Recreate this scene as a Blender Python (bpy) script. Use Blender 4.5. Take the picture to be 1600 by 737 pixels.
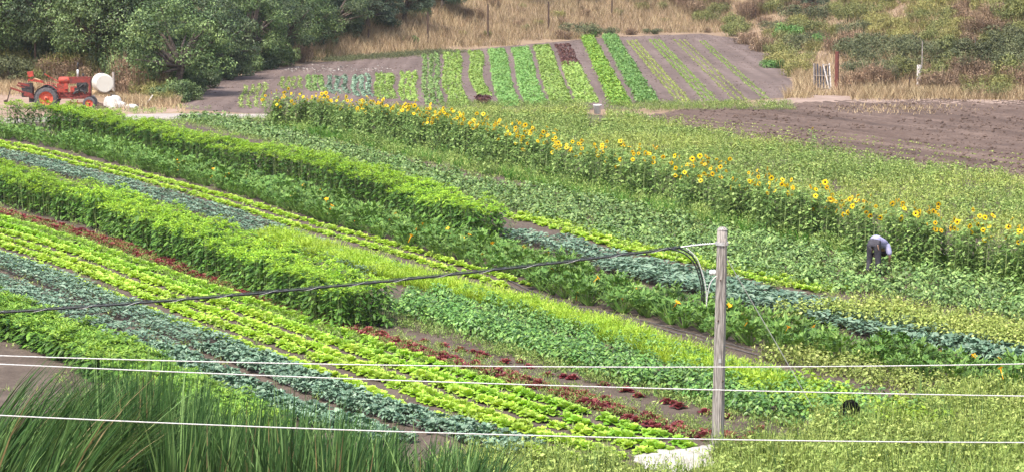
import bpy, bmesh, math, random
import numpy as np
from mathutils import Vector, Matrix

random.seed(11)
rng = np.random.default_rng(11)
R = math.radians
for o in list(bpy.data.objects):
    bpy.data.objects.remove(o)
C = bpy.context.scene.collection
scn = bpy.context.scene

# ------------------------------------------------------------------ camera, sky, sun, exposure
FPX, CAMH, YHOR = 4000.0, 10.2, -130.0
PITCH = math.atan((368.5 - YHOR) / FPX)
cam_d = bpy.data.cameras.new('camera'); cam = bpy.data.objects.new('camera', cam_d); C.objects.link(cam)
cam.location = (0, 0, CAMH); cam.rotation_euler = (math.pi / 2 - PITCH, 0, 0)
cam_d.sensor_width = 36; cam_d.lens = 36 * FPX / 1600; cam_d.clip_start = 0.5; cam_d.clip_end = 3000
scn.camera = cam
world = bpy.data.worlds.new('World'); scn.world = world; world.use_nodes = True
SUN_EL, SUN_AZ = 62.0, 215.0          # azimuth: degrees clockwise from +Y (away from the camera)
wn = world.node_tree
sky = wn.nodes.new('ShaderNodeTexSky'); sky.sky_type = 'NISHITA'; sky.sun_disc = False
sky.sun_elevation = R(SUN_EL); sky.sun_rotation = R(SUN_AZ)
sky.dust_density = 4.0; sky.air_density = 1.0; sky.ozone_density = 0.6
bg = wn.nodes['Background']; bg.inputs['Strength'].default_value = 0.15
wn.links.new(sky.outputs[0], bg.inputs[0])
sun_d = bpy.data.lights.new('sun', 'SUN'); sun_d.energy = 2.0; sun_d.angle = R(14); sun_d.color = (1.0, 0.94, 0.83)
sun = bpy.data.objects.new('sun', sun_d); C.objects.link(sun)
sd = Vector((math.sin(R(SUN_AZ)) * math.cos(R(SUN_EL)), math.cos(R(SUN_AZ)) * math.cos(R(SUN_EL)), math.sin(R(SUN_EL))))
sun.rotation_euler = sd.to_track_quat('Z', 'Y').to_euler(); sun.location = (0, 0, 60)
vs = scn.view_settings
vs.view_transform = 'Standard'; vs.look = 'None'; vs.gamma = 1.0; vs.exposure = 1.4; vs.use_curve_mapping = False
scn.render.engine = 'CYCLES'

# ------------------------------------------------------------------ maths helpers
def ray(x, y):
    r = (np.asarray(x, float) - 800) / FPX; u = -(np.asarray(y, float) - 368.5) / FPX
    c, s = math.cos(PITCH), math.sin(PITCH)
    return r, c + s * u, -s + c * u
def gp(x, y, z=0.0):
    X, Y, Z = ray(x, y); t = (z - CAMH) / Z
    return np.stack([X * t, Y * t], -1)
def at(x, y, Y):
    a, b, c = ray(x, y); t = Y / b
    return np.array([a * t, Y, CAMH + c * t])
def nrm(v):
    return v / np.maximum(np.linalg.norm(v, axis=-1, keepdims=True), 1e-9)
def frame_x(P):
    P = np.atleast_2d(P); return 800 + P[:, 0] / np.maximum(P[:, 1], 1) * FPX

_lat = rng.random((256, 256))
def vnoise(x, y):
    xi = np.floor(x).astype(int); yi = np.floor(y).astype(int); fx = x - xi; fy = y - yi
    fx = fx * fx * (3 - 2 * fx); fy = fy * fy * (3 - 2 * fy)
    a = _lat[xi % 256, yi % 256]; b = _lat[(xi + 1) % 256, yi % 256]
    c = _lat[xi % 256, (yi + 1) % 256]; d = _lat[(xi + 1) % 256, (yi + 1) % 256]
    return (a * (1 - fx) + b * fx) * (1 - fy) + (c * (1 - fx) + d * fx) * fy
def fbm(x, y, o=4):
    s, a, t = 0, 1, 0
    for k in range(o):
        s = s + a * vnoise(x * 2 ** k + 17 * k, y * 2 ** k + 31 * k); t += a; a *= .5
    return s / t

def poly_sd(P, poly):
    """signed distance to a plan polygon, positive inside"""
    P = np.asarray(P, float); d = np.full(len(P), 1e9); ins = np.zeros(len(P), bool)
    n = len(poly)
    for i in range(n):
        a = poly[i]; b = poly[(i + 1) % n]; ab = b - a
        t = np.clip(((P - a) @ ab) / max(ab @ ab, 1e-9), 0, 1)
        d = np.minimum(d, np.linalg.norm(P - (a + t[:, None] * ab), axis=1))
        if a[1] != b[1]:
            c = ((a[1] > P[:, 1]) != (b[1] > P[:, 1])) & (P[:, 0] < (b[0] - a[0]) * (P[:, 1] - a[1]) / (b[1] - a[1]) + a[0])
            ins ^= c
    return np.where(ins, d, -d)
def pixpoly(pts):
    return np.array([gp(x, y) for x, y in pts])

# valley floor outline in plan; the land rises outside it
VALLEY = np.array([(-75, 24), (75, 24), (70, 120)] + [tuple(gp(x, y)) for x, y in
    [(2100, 152), (1600, 157), (1420, 150), (1330, 152), (1262, 146), (1240, 118), (1218, 92), (1160, 58), (1100, 50), (950, 56),
     (850, 66), (650, 84), (500, 96), (400, 112), (332, 128), (285, 150), (230, 158), (120, 142), (0, 138), (-300, 140), (-900, 150)]] + [(-85, 110)])
def terr(P):
    P = np.atleast_2d(P)[:, :2]
    d = np.maximum(-poly_sd(P, VALLEY), 0)
    w = 2.5
    far = P[:, 1] > 60
    sl = np.where(far, 0.36, 0.34)
    z = sl * (d - w * (1 - np.exp(-d / w)))
    z = np.where(far & (z > 30), 30 + (z - 30) * .02, z)
    return z + np.where(far, np.clip(d / 6, 0, 1) * (fbm(P[:, 0] * .12, P[:, 1] * .12, 3) - .5) * 1.5, 0)
def hit(x, y, y0=120, y1=420):
    a, b, c = ray(x, y); Y = np.arange(y0, y1, .2)
    z = CAMH + c / b * Y; P = np.stack([a / b * Y, Y], -1)
    k = np.argmax(z <= terr(P) + .001)
    return np.array([P[k, 0], P[k, 1], terr(P[k:k + 1])[0]])

# ------------------------------------------------------------------ mesh builder (triangles, numpy)
class MB:
    def __init__(s): s.V = []; s.T = []; s.A = []; s.M = []; s.n = 0
    def add(s, V, T, a=0.5, m=0):
        V = np.asarray(V, np.float64).reshape(-1, 3); T = np.asarray(T, np.int64).reshape(-1, 3)
        s.V.append(V); s.T.append(T + s.n); s.n += len(V)
        s.A.append(np.broadcast_to(np.asarray(a, float), (len(T),)).copy()); s.M.append(np.broadcast_to(np.asarray(m, int), (len(T),)).copy())
        return s
    def arrays(s):
        if not s.V: return np.zeros((0, 3)), np.zeros((0, 3), int), np.zeros(0), np.zeros(0, int)
        return np.concatenate(s.V), np.concatenate(s.T), np.concatenate(s.A), np.concatenate(s.M)
    def mesh(s, name, mats, smooth=False):
        V, T, A, Mi = s.arrays()
        me = bpy.data.meshes.new(name)
        me.vertices.add(len(V)); me.vertices.foreach_set('co', V.astype(np.float32).ravel())
        me.loops.add(T.size); me.loops.foreach_set('vertex_index', T.astype(np.int32).ravel())
        me.polygons.add(len(T)); me.polygons.foreach_set('loop_start', np.arange(0, T.size, 3, dtype=np.int32))
        me.polygons.foreach_set('material_index', Mi.astype(np.int32))
        me.polygons.foreach_set('use_smooth', np.full(len(T), smooth))
        at_ = me.attributes.new('v', 'FLOAT', 'FACE'); at_.data.foreach_set('value', A.astype(np.float32))
        for m in (mats if isinstance(mats, (list, tuple)) else [mats]): me.materials.append(m)
        me.update(calc_edges=True); me.validate()
        return me
    # shapes
    def leaves(s, P, D, N, L, W, a=None, m=0, fold=.12, droop=.0):
        n = len(P); L = np.broadcast_to(np.asarray(L, float), (n,))[:, None]; W = np.broadcast_to(np.asarray(W, float), (n,))[:, None]
        D = nrm(D); S = nrm(np.cross(D, N)); N = np.cross(S, D)
        mid = P + D * L * .45 + N * W * fold
        tip = P + D * L; tip[:, 2] -= (L * droop)[:, 0]
        V = np.stack([P, mid + S * W * .5, tip, mid - S * W * .5], 1).reshape(-1, 3)
        b = np.arange(n)[:, None] * 4
        T = np.concatenate([b + [0, 1, 2], b + [0, 2, 3]], 1).reshape(-1, 3)
        if a is None: a = rng.random(n)
        return s.add(V, T, np.repeat(np.broadcast_to(a, (n,)), 2), m)
    def oleaves(s, P, D, N, L, W, a=None, m=0, fold=.12, droop=.15):
        """ovate leaves with a channelled midrib and a drooping tip"""
        n = len(P); L = np.broadcast_to(np.asarray(L, float), (n,))[:, None]; W = np.broadcast_to(np.asarray(W, float), (n,))[:, None]
        D = nrm(D); S = nrm(np.cross(D, N)); N = np.cross(S, D); dz = np.zeros((n, 3)); dz[:, 2] = -(L * droop)[:, 0]
        q = [P, P + D * L * .28 + S * W * .46 + N * W * fold, P + D * L * .66 + S * W * .38 + N * W * fold + dz * .4, P + D * L + dz, P + D * L * .66 - S * W * .38 + N * W * fold + dz * .4, P + D * L * .28 - S * W * .46 + N * W * fold, P + D * L * .5 + dz * .2]
        V = np.stack(q, 1).reshape(-1, 3); b = np.arange(n)[:, None] * 7
        T = np.concatenate([b + t for t in ([0, 1, 6], [1, 2, 6], [2, 3, 6], [3, 4, 6], [4, 5, 6], [5, 0, 6])], 1).reshape(-1, 3)
        if a is None: a = rng.random(n)
        return s.add(V, T, np.repeat(np.broadcast_to(a, (n,)), 6), m)
    def blades(s, P, D, L, W, bend, segs=4, a=None, m=0, side=None):
        """ribbon blades that bend over towards `bend` direction (n,3)"""
        n = len(P); L = np.broadcast_to(np.asarray(L, float), (n,)); W = np.broadcast_to(np.asarray(W, float), (n,))
        D = nrm(D); S = nrm(np.cross(D, bend + 1e-4)) if side is None else side
        rows = []
        for k in range(segs + 1):
            t = k / segs
            c = P + D * (L * t)[:, None] + bend * (L * t * t)[:, None]
            w = W * (1 - t ** 1.5) * .5 + .0008
            rows.append(np.stack([c - S * w[:, None], c + S * w[:, None]], 1))
        V = np.stack(rows, 1).reshape(-1, 3); nv = (segs + 1) * 2
        t1 = []
        for k in range(segs):
            i = 2 * k; t1 += [[i, i + 1, i + 3], [i, i + 3, i + 2]]
        T = (np.arange(n)[:, None, None] * nv + np.array(t1)[None]).reshape(-1, 3)
        if a is None: a = rng.random(n)
        return s.add(V, T, np.repeat(a, 2 * segs), m)
    def tube(s, pts, rad, k=6, a=.5, m=0, cap=True):
        pts = np.asarray(pts, float); n = len(pts); rad = np.broadcast_to(np.asarray(rad, float), (n,))
        tg = nrm(np.gradient(pts, axis=0)) if n > 2 else nrm(np.repeat((pts[-1] - pts[0])[None], n, 0))
        ref = np.array([0, 0, 1.]) if abs(tg[0, 2]) < .9 else np.array([1., 0, 0])
        U = nrm(np.cross(tg, ref)); W = np.cross(tg, U)
        an = np.arange(k) / k * 2 * math.pi
        V = (pts[:, None] + rad[:, None, None] * (U[:, None] * np.cos(an)[None, :, None] + W[:, None] * np.sin(an)[None, :, None])).reshape(-1, 3)
        T = []
        for i in range(n - 1):
            for j in range(k):
                p, q = i * k + j, i * k + (j + 1) % k; T += [[p, q, q + k], [p, q + k, p + k]]
        if cap:
            for j in range(1, k - 1): T += [[0, j + 1, j], [(n - 1) * k, (n - 1) * k + j, (n - 1) * k + j + 1]]
        return s.add(V, T, a, m)
    def box(s, c, size, rot=None, a=.5, m=0):
        h = np.array(size) / 2
        V = np.array([[x, y, z] for x in (-1, 1) for y in (-1, 1) for z in (-1, 1)], float) * h
        if rot is not None: V = V @ np.array(rot.to_matrix() if hasattr(rot, 'to_matrix') else rot).T
        V = V + np.array(c)
        T = [[0, 1, 3], [0, 3, 2], [4, 6, 7], [4, 7, 5], [0, 4, 5], [0, 5, 1], [2, 3, 7], [2, 7, 6], [0, 2, 6], [0, 6, 4], [1, 5, 7], [1, 7, 3]]
        return s.add(V, T, a, m)
    def bar(s, p, q, w, h, a=.5, m=0):
        p = np.array(p, float); q = np.array(q, float); d = nrm(q - p)
        ref = np.array([0, 0, 1.]) if abs(d[2]) < .95 else np.array([0, 1., 0])
        S = nrm(np.cross(d, ref)); U = np.cross(S, d)
        V = np.array([e + S * w / 2 * i + U * h / 2 * j for e in (p, q) for i in (-1, 1) for j in (-1, 1)])
        T = [[0, 1, 3], [0, 3, 2], [4, 6, 7], [4, 7, 5], [0, 4, 5], [0, 5, 1], [2, 3, 7], [2, 7, 6], [0, 2, 6], [0, 6, 4], [1, 5, 7], [1, 7, 3]]
        return s.add(V, T, a, m)
    def lathe(s, prof, k=20, axis='z', c=(0, 0, 0), a=.5, m=0):
        prof = np.array(prof, float); n = len(prof); an = np.arange(k) / k * 2 * math.pi
        V = np.stack([prof[:, 0:1] * np.cos(an), prof[:, 0:1] * np.sin(an), np.repeat(prof[:, 1:2], k, 1)], -1).reshape(-1, 3)
        if axis == 'y': V = V[:, [0, 2, 1]]
        if axis == 'x': V = V[:, [2, 1, 0]]
        T = []
        for i in range(n - 1):
            for j in range(k):
                p, q = i * k + j, i * k + (j + 1) % k; T += [[p, q, q + k], [p, q + k, p + k]]
        return s.add(V + np.array(c), T, a, m)
    def put(s, arrs, M4, m=None):
        V, T, A, Mi = arrs
        return s.add(V @ M4[:3, :3].T + M4[:3, 3], T, A, Mi if m is None else m)

def mk(name, me, parent=None, loc=(0, 0, 0), rotz=0, scale=1, label=None, cat=None, group=None, kind=None):
    o = bpy.data.objects.new(name, me); C.objects.link(o)
    o.location = loc; o.rotation_euler = (0, 0, rotz)
    o.scale = (scale,) * 3 if np.isscalar(scale) else scale
    if parent: o.parent = parent
    if label: o['label'] = label
    if cat: o['category'] = cat
    if group: o['group'] = group
    if kind: o['kind'] = kind
    return o
def xf(loc, rz, sc):
    c, s_ = math.cos(rz), math.sin(rz)
    sx, sy, sz = (sc,) * 3 if np.isscalar(sc) else sc
    return np.array([[c * sx, -s_ * sy, 0, loc[0]], [s_ * sx, c * sy, 0, loc[1]], [0, 0, sz, loc[2]], [0, 0, 0, 1.]])

# ------------------------------------------------------------------ materials
def mnew(name):
    m = bpy.data.materials.new(name); m.use_nodes = True
    nt = m.node_tree; return m, nt, nt.nodes['Principled BSDF'], nt.nodes['Material Output']
def ramp(nt, src, stops):
    r = nt.nodes.new('ShaderNodeValToRGB'); el = r.color_ramp.elements
    while len(el) < len(stops): el.new(.5)
    for e, (p, c) in zip(el, stops): e.position = p; e.color = (*c, 1)
    nt.links.new(src, r.inputs[0]); return r.outputs[0]
def noise(nt, sc, det=4, rough=.6, obj=False):
    n = nt.nodes.new('ShaderNodeTexNoise'); n.inputs['Scale'].default_value = sc; n.inputs['Detail'].default_value = det; n.inputs['Roughness'].default_value = rough
    if obj:
        t = nt.nodes.new('ShaderNodeTexCoord'); nt.links.new(t.outputs['Object'], n.inputs['Vector'])
    else:
        g = nt.nodes.new('ShaderNodeNewGeometry'); nt.links.new(g.outputs['Position'], n.inputs['Vector'])
    return n.outputs['Fac']
def mth(nt, op, a, b):
    n = nt.nodes.new('ShaderNodeMath'); n.operation = op
    for i, v in enumerate((a, b)):
        if isinstance(v, (int, float)): n.inputs[i].default_value = v
        else: nt.links.new(v, n.inputs[i])
    return n.outputs[0]
def hsv(nt, col, val=None, sat=1.0, hue=.5):
    h = nt.nodes.new('ShaderNodeHueSaturation'); h.inputs['Saturation'].default_value = sat
    if isinstance(hue, float): h.inputs['Hue'].default_value = hue
    else: nt.links.new(hue, h.inputs['Hue'])
    nt.links.new(col, h.inputs['Color'])
    if val is not None: nt.links.new(val, h.inputs['Value'])
    return h.outputs[0]
def fol(name, stops, trans=.3, rough=.55, patch=.5, patch_scale=.35, spec=.3):
    """foliage: per-leaf colour from attribute v, per-plant and patchy variation"""
    m, nt, b, out = mnew(name)
    a = nt.nodes.new('ShaderNodeAttribute'); a.attribute_name = 'v'
    k = len(stops); col = ramp(nt, a.outputs['Fac'], [(i / (k - 1), c) for i, c in enumerate(stops)])
    oi = nt.nodes.new('ShaderNodeObjectInfo')
    v1 = mth(nt, 'MULTIPLY_ADD', oi.outputs['Random'], .34); nt.nodes[-1].inputs[2].default_value = .83
    n = noise(nt, patch_scale, 3)
    v2 = mth(nt, 'MULTIPLY_ADD', n, patch); nt.nodes[-1].inputs[2].default_value = 1 - patch / 2
    val = mth(nt, 'MULTIPLY', v1, v2)
    hu = mth(nt, 'MULTIPLY_ADD', noise(nt, patch_scale * 2.3, 2), .05); nt.nodes[-1].inputs[2].default_value = .475
    c = hsv(nt, col, val, 1.0, hu)
    nt.links.new(c, b.inputs['Base Color']); b.inputs['Roughness'].default_value = rough; b.inputs['Specular IOR Level'].default_value = spec
    tr = nt.nodes.new('ShaderNodeBsdfTranslucent'); nt.links.new(hsv(nt, c, None, 1.1, .485), tr.inputs[0])
    mx = nt.nodes.new('ShaderNodeMixShader'); mx.inputs[0].default_value = trans
    nt.links.new(b.outputs[0], mx.inputs[1]); nt.links.new(tr.outputs[0], mx.inputs[2]); nt.links.new(mx.outputs[0], out.inputs[0])
    return m
def soil(name, stops, sc=1.2, bump=.5, fine=14.0, rough=.95, streak=None):
    m, nt, b, out = mnew(name)
    n1 = noise(nt, sc, 5, .65); n2 = noise(nt, fine, 4, .7)
    f = mth(nt, 'ADD', mth(nt, 'MULTIPLY', n1, .55), mth(nt, 'MULTIPLY', n2, .45))
    if streak is not None:                                   # furrow streaks along a direction in plan
        g = nt.nodes.new('ShaderNodeNewGeometry'); v0 = nt.nodes.new('ShaderNodeVectorRotate'); v0.rotation_type = 'Z_AXIS'; v0.inputs['Angle'].default_value = -math.atan2(streak[1], streak[0])
        mp = nt.nodes.new('ShaderNodeMapping'); mp.inputs['Scale'].default_value = (.05, 1.3, 1); n3 = nt.nodes.new('ShaderNodeTexNoise'); n3.inputs['Scale'].default_value = 1.0; n3.inputs['Detail'].default_value = 4
        nt.links.new(g.outputs['Position'], v0.inputs['Vector']); nt.links.new(v0.outputs[0], mp.inputs['Vector']); nt.links.new(mp.outputs[0], n3.inputs['Vector'])
        f = mth(nt, 'ADD', mth(nt, 'MULTIPLY', f, .55), mth(nt, 'MULTIPLY', n3.outputs['Fac'], .45))
    k = len(stops); col = ramp(nt, f, [(.3 + .4 * i / (k - 1), c) for i, c in enumerate(stops)])
    nt.links.new(col, b.inputs['Base Color']); b.inputs['Roughness'].default_value = rough; b.inputs['Specular IOR Level'].default_value = .15
    bp = nt.nodes.new('ShaderNodeBump'); bp.inputs['Strength'].default_value = bump; bp.inputs['Distance'].default_value = .06
    nt.links.new(f, bp.inputs['Height']); nt.links.new(bp.outputs[0], b.inputs['Normal'])
    return m
def plain(name, c1, c2=None, rough=.6, metal=0, sc=6.0, obj=True, bump=0.0, stretch=None, spec=.4):
    m, nt, b, out = mnew(name); c2 = c2 or tuple(x * .6 for x in c1)
    if stretch:
        t = nt.nodes.new('ShaderNodeTexCoord'); mp = nt.nodes.new('ShaderNodeMapping'); mp.inputs['Scale'].default_value = stretch
        nt.links.new(t.outputs['Object'], mp.inputs['Vector']); n = nt.nodes.new('ShaderNodeTexNoise'); n.inputs['Scale'].default_value = sc; n.inputs['Detail'].default_value = 5
        nt.links.new(mp.outputs[0], n.inputs['Vector']); f = n.outputs['Fac']
    else: f = noise(nt, sc, 5, .65, obj)
    nt.links.new(ramp(nt, f, [(.38, c2), (.6, c1)]), b.inputs['Base Color'])
    b.inputs['Roughness'].default_value = rough; b.inputs['Metallic'].default_value = metal; b.inputs['Specular IOR Level'].default_value = spec
    if bump:
        bp = nt.nodes.new('ShaderNodeBump'); bp.inputs['Strength'].default_value = bump; bp.inputs['Distance'].default_value = .01
        nt.links.new(f, bp.inputs['Height']); nt.links.new(bp.outputs[0], b.inputs['Normal'])
    return m

MAT = {}
PE = gp(1600, 262) - gp(1060, 186); FE = gp(987, 169) - gp(917, 60)
MAT['ground'] = soil('dry_ground', [(.13, .09, .055), (.21, .15, .1), (.3, .23, .15)], .6, .5)
MAT['field'] = soil('garden_soil', [(.045, .034, .026), (.085, .066, .052), (.14, .112, .09)], 1.0, .7)
MAT['far_soil'] = soil('far_field_soil', [(.062, .045, .039), (.112, .084, .074), (.185, .143, .127)], .5, .8, 6, streak=FE)
MAT['plough'] = soil('ploughed_soil', [(.036, .025, .02), (.09, .063, .051), (.175, .13, .107)], .6, .45, 6, streak=PE)
MAT['track'] = soil('sandy_track_dirt', [(.15, .11, .085), (.235, .175, .142), (.31, .24, .2)], .7, .4, 6)
MAT['path'] = soil('grey_path_dirt', [(.2, .175, .16), (.28, .25, .23), (.36, .33, .3)], .8, .4, 8)
MAT['pale'] = soil('pale_gravel', [(.24, .225, .2), (.36, .34, .31), (.48, .455, .42)], 2.0, .8, 16)
MAT['dirt'] = soil('trampled_dirt', [(.16, .11, .08), (.25, .18, .135), (.33, .25, .2)], .6, .5, 7)
MAT['lettuce'] = fol('lettuce_leaf', [(.11, .27, .02), (.21, .41, .035), (.35, .54, .075)], .25, .5, .35, .5)
MAT['lettuce2'] = fol('lime_lettuce_leaf', [(.17, .31, .022), (.29, .46, .045), (.44, .6, .1)], .25, .5, .35, .5)
MAT['lettuce_red'] = fol('red_lettuce_leaf', [(.07, .014, .018), (.17, .03, .035), (.25, .07, .06)], .2, .45, .5, .6)
MAT['kale'] = fol('kale_leaf', [(.05, .105, .06), (.12, .21, .128), (.25, .355, .24)], .1, .5, .4, .6, .5)
MAT['squash'] = fol('squash_leaf', [(.04, .105, .016), (.1, .205, .034), (.2, .32, .07)], .2, .55, .4, .5)
MAT['tall'] = fol('tall_row_leaf', [(.03, .085, .01), (.07, .165, .018), (.14, .27, .035)], .2, .5, .4, .4)
MAT['tall_top'] = fol('tall_row_young_leaf', [(.14, .29, .02), (.24, .42, .03), (.38, .56, .06)], .28, .5, .35, .4)
MAT['bean'] = fol('bean_leaf', [(.05, .11, .022), (.125, .225, .05), (.28, .4, .12)], .18, .5, .8, .5, .45)
MAT['potato'] = fol('potato_leaf', [(.035, .1, .018), (.1, .23, .04), (.24, .4, .08)], .18, .45, .6, .5, .5)
MAT['far_red'] = fol('far_red_leaf', [(.035, .014, .014), (.08, .026, .024), (.13, .07, .04)], .2, .5, .5, .6)
MAT['far_lime'] = fol('far_lime_leaf', [(.12, .21, .035), (.2, .32, .06), (.32, .44, .12)], .25, .5, .35, .5)
MAT['herb'] = fol('herb_leaf', [(.08, .19, .02), (.16, .3, .035), (.28, .42, .065)], .25, .5, .4, .4)
MAT['fore'] = fol('near_weed_leaf', [(.08, .125, .022), (.18, .25, .05), (.35, .42, .12)], .22, .6, .6, .35)
MAT['dill'] = fol('feathery_lime_leaf', [(.16, .28, .02), (.27, .41, .035), (.4, .54, .07)], .3, .5, .35, .5)
MAT['weed'] = fol('weed_leaf', [(.075, .135, .025), (.19, .29, .06), (.39, .47, .15)], .2, .6, .6, .22)
MAT['olive'] = fol('olive_weed_leaf', [(.1, .14, .025), (.22, .29, .055), (.44, .49, .16)], .22, .6, .5, .3)
MAT['grassy'] = fol('dark_grass_leaf', [(.035, .12, .015), (.08, .22, .025), (.14, .32, .05)], .3, .55, .4, .4)
MAT['sun_leaf'] = fol('sunflower_leaf', [(.065, .13, .028), (.15, .26, .06), (.32, .44, .14)], .22, .6, .5, .4)
MAT['sun_stem'] = fol('sunflower_stem', [(.13, .2, .06), (.27, .35, .13)], .05, .6)
MAT['petal'] = fol('sunflower_petal', [(.85, .58, .006), (.92, .7, .012), (.92, .76, .05)], .4, .5, .1)
MAT['disc'] = plain('sunflower_disc', (.055, .025, .01), (.02, .01, .006), .9, sc=60)
MAT['flower'] = fol('squash_flower', [(.85, .42, .01), (.9, .55, .02)], .3, .5, .1)
MAT['reed'] = fol('cattail_blade', [(.012, .04, .01), (.042, .105, .024), (.18, .3, .095)], .12, .6, .5, .5, .2)
MAT['reed_dry'] = fol('dry_cattail_blade', [(.3, .22, .1), (.5, .4, .22)], .2, .6)
MAT['drygrass'] = fol('dry_grass', [(.16, .11, .058), (.3, .222, .122), (.47, .375, .225)], .2, .7, 1.0, .3)
MAT['tree1'] = fol('willow_leaf', [(.024, .05, .014), (.085, .142, .042), (.2, .28, .09)], .18, .5, .5, .3, .4)
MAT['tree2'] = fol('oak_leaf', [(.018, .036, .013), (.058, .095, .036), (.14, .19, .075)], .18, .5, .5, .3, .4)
MAT['tree3'] = fol('far_tree_leaf', [(.03, .055, .032), (.07, .11, .062), (.14, .19, .11)], .15, .5, .5, .3, .4)
MAT['brush_ol'] = fol('olive_brush_leaf', [(.055, .068, .022), (.14, .158, .046), (.28, .285, .1)], .15, .6, .6, .25)
MAT['brush_gr'] = fol('green_brush_leaf', [(.03, .042, .02), (.085, .1, .042), (.18, .19, .09)], .15, .6, .6, .25)
MAT['brush_br'] = fol('dry_brush_leaf', [(.09, .06, .04), (.2, .135, .085), (.38, .27, .17)], .15, .7, .6, .25)
MAT['brush_ye'] = fol('yellow_brush_leaf', [(.1, .105, .03), (.22, .215, .065), (.38, .35, .13)], .2, .6, .5, .3)
MAT['brush_bright'] = fol('bright_green_bush_leaf', [(.05, .13, .03), (.1, .22, .05), (.18, .3, .09)], .25, .5, .4, .3)
MAT['bark'] = plain('bark', (.13, .1, .08), (.05, .04, .035), .9, sc=8, bump=.5)
MAT['twig'] = plain('twig', (.22, .17, .12), (.1, .08, .06), .9, sc=8)
MAT['polewood'] = plain('weathered_pole_wood', (.37, .34, .315), (.11, .1, .093), .9, sc=9, bump=.9, stretch=(9, 9, .35))
MAT['oldwood'] = plain('grey_board', (.38, .34, .31), (.2, .17, .15), .85, sc=9, stretch=(6, 6, .6))
MAT['whitewood'] = plain('white_painted_wood', (.72, .69, .66), (.45, .41, .38), .7, sc=10)
MAT['darkboard'] = plain('dark_slate_board', (.09, .095, .115), (.04, .04, .05), .8, sc=12)
MAT['redwood'] = plain('red_brown_post', (.18, .055, .042), (.08, .03, .026), .85, sc=9, stretch=(6, 6, .6))
MAT['tanwood'] = plain('tan_board', (.48, .36, .2), (.3, .21, .12), .8, sc=9)
MAT['rust'] = plain('rusty_steel', (.09, .055, .04), (.04, .026, .02), .85, sc=20)
MAT['cable'] = plain('black_cable', (.012, .016, .015), (.03, .034, .034), .4, sc=25, spec=.5)
MAT['cable_hi'] = plain('grey_lashing_wire', (.45, .46, .47), (.25, .25, .26), .4, .6, sc=30)
MAT['wire'] = plain('white_wire', (.55, .555, .54), (.4, .405, .4), .45, sc=30)
MAT['steel'] = plain('galvanised_steel', (.62, .63, .64), (.42, .43, .44), .4, .5, sc=20)
MAT['porcelain'] = plain('white_porcelain', (.82, .82, .8), (.7, .7, .68), .25)
MAT['red'] = plain('faded_red_paint', (.42, .05, .03), (.17, .045, .03), .65, sc=8)
MAT['red_dark'] = plain('dull_red_paint', (.23, .036, .028), (.09, .025, .02), .7, sc=9)
MAT['orange'] = plain('orange_red_rim', (.58, .1, .05), (.36, .06, .035), .55, sc=10)
MAT['tyre'] = plain('tyre_rubber', (.1, .095, .1), (.05, .047, .05), .85, sc=16)
MAT['engine'] = plain('greasy_engine', (.045, .042, .042), (.018, .017, .017), .6, sc=16)
MAT['tank'] = plain('white_plastic', (.6, .57, .5), (.56, .53, .46), .5, sc=2)
MAT['white'] = plain('white_sheet', (.56, .545, .52), (.42, .4, .37), .7, sc=5)
MAT['shirt'] = plain('lavender_shirt', (.38, .37, .54), (.27, .26, .42), .85, sc=9, bump=.4)
MAT['pants'] = plain('charcoal_trousers', (.05, .047, .06), (.028, .026, .034), .85, sc=10, bump=.4)
MAT['skin'] = plain('skin', (.42, .25, .18), (.36, .2, .14), .6)
MAT['hair'] = plain('dark_hair', (.03, .022, .018), (.015, .012, .01), .6)
MAT['hose'] = plain('black_drip_hose', (.05, .045, .045), (.1, .09, .085), .6)
MAT['black'] = plain('black_plastic', (.006, .006, .006), (.003, .003, .003), 1.0, sc=9, spec=.02)  # matte near-black, paints the shade of the hollow among the leaves

# ------------------------------------------------------------------ the setting: ground sheets
def grid_mesh(xs, ys, zf, mat, name):
    X, Y = np.meshgrid(xs, ys); P = np.stack([X.ravel(), Y.ravel()], -1); z = zf(P)
    nx = len(xs); I, J = np.meshgrid(np.arange(nx - 1), np.arange(len(ys) - 1)); q = (J * nx + I).ravel()
    T = np.concatenate([np.stack([q, q + 1, q + nx + 1], -1), np.stack([q, q + nx + 1, q + nx], -1)])
    mb = MB(); mb.add(np.column_stack([P, z]), T); return mb.mesh(name, mat, True)
def axis_(segs):
    out = []
    for a, b, st in segs: out += list(np.arange(a, b, st))
    return np.array(out + [segs[-1][1]])
xs = axis_([(-900, -200, 50), (-200, -60, 7), (-60, 60, 1.2), (60, 200, 7), (200, 900, 50)])
ys = axis_([(-60, 20, 4), (20, 130, 2), (130, 260, 1.2), (260, 400, 7), (400, 1400, 60)])
mk('ground', grid_mesh(xs, ys, lambda P: terr(P), MAT['ground'], 'ground'), kind='structure')

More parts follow.
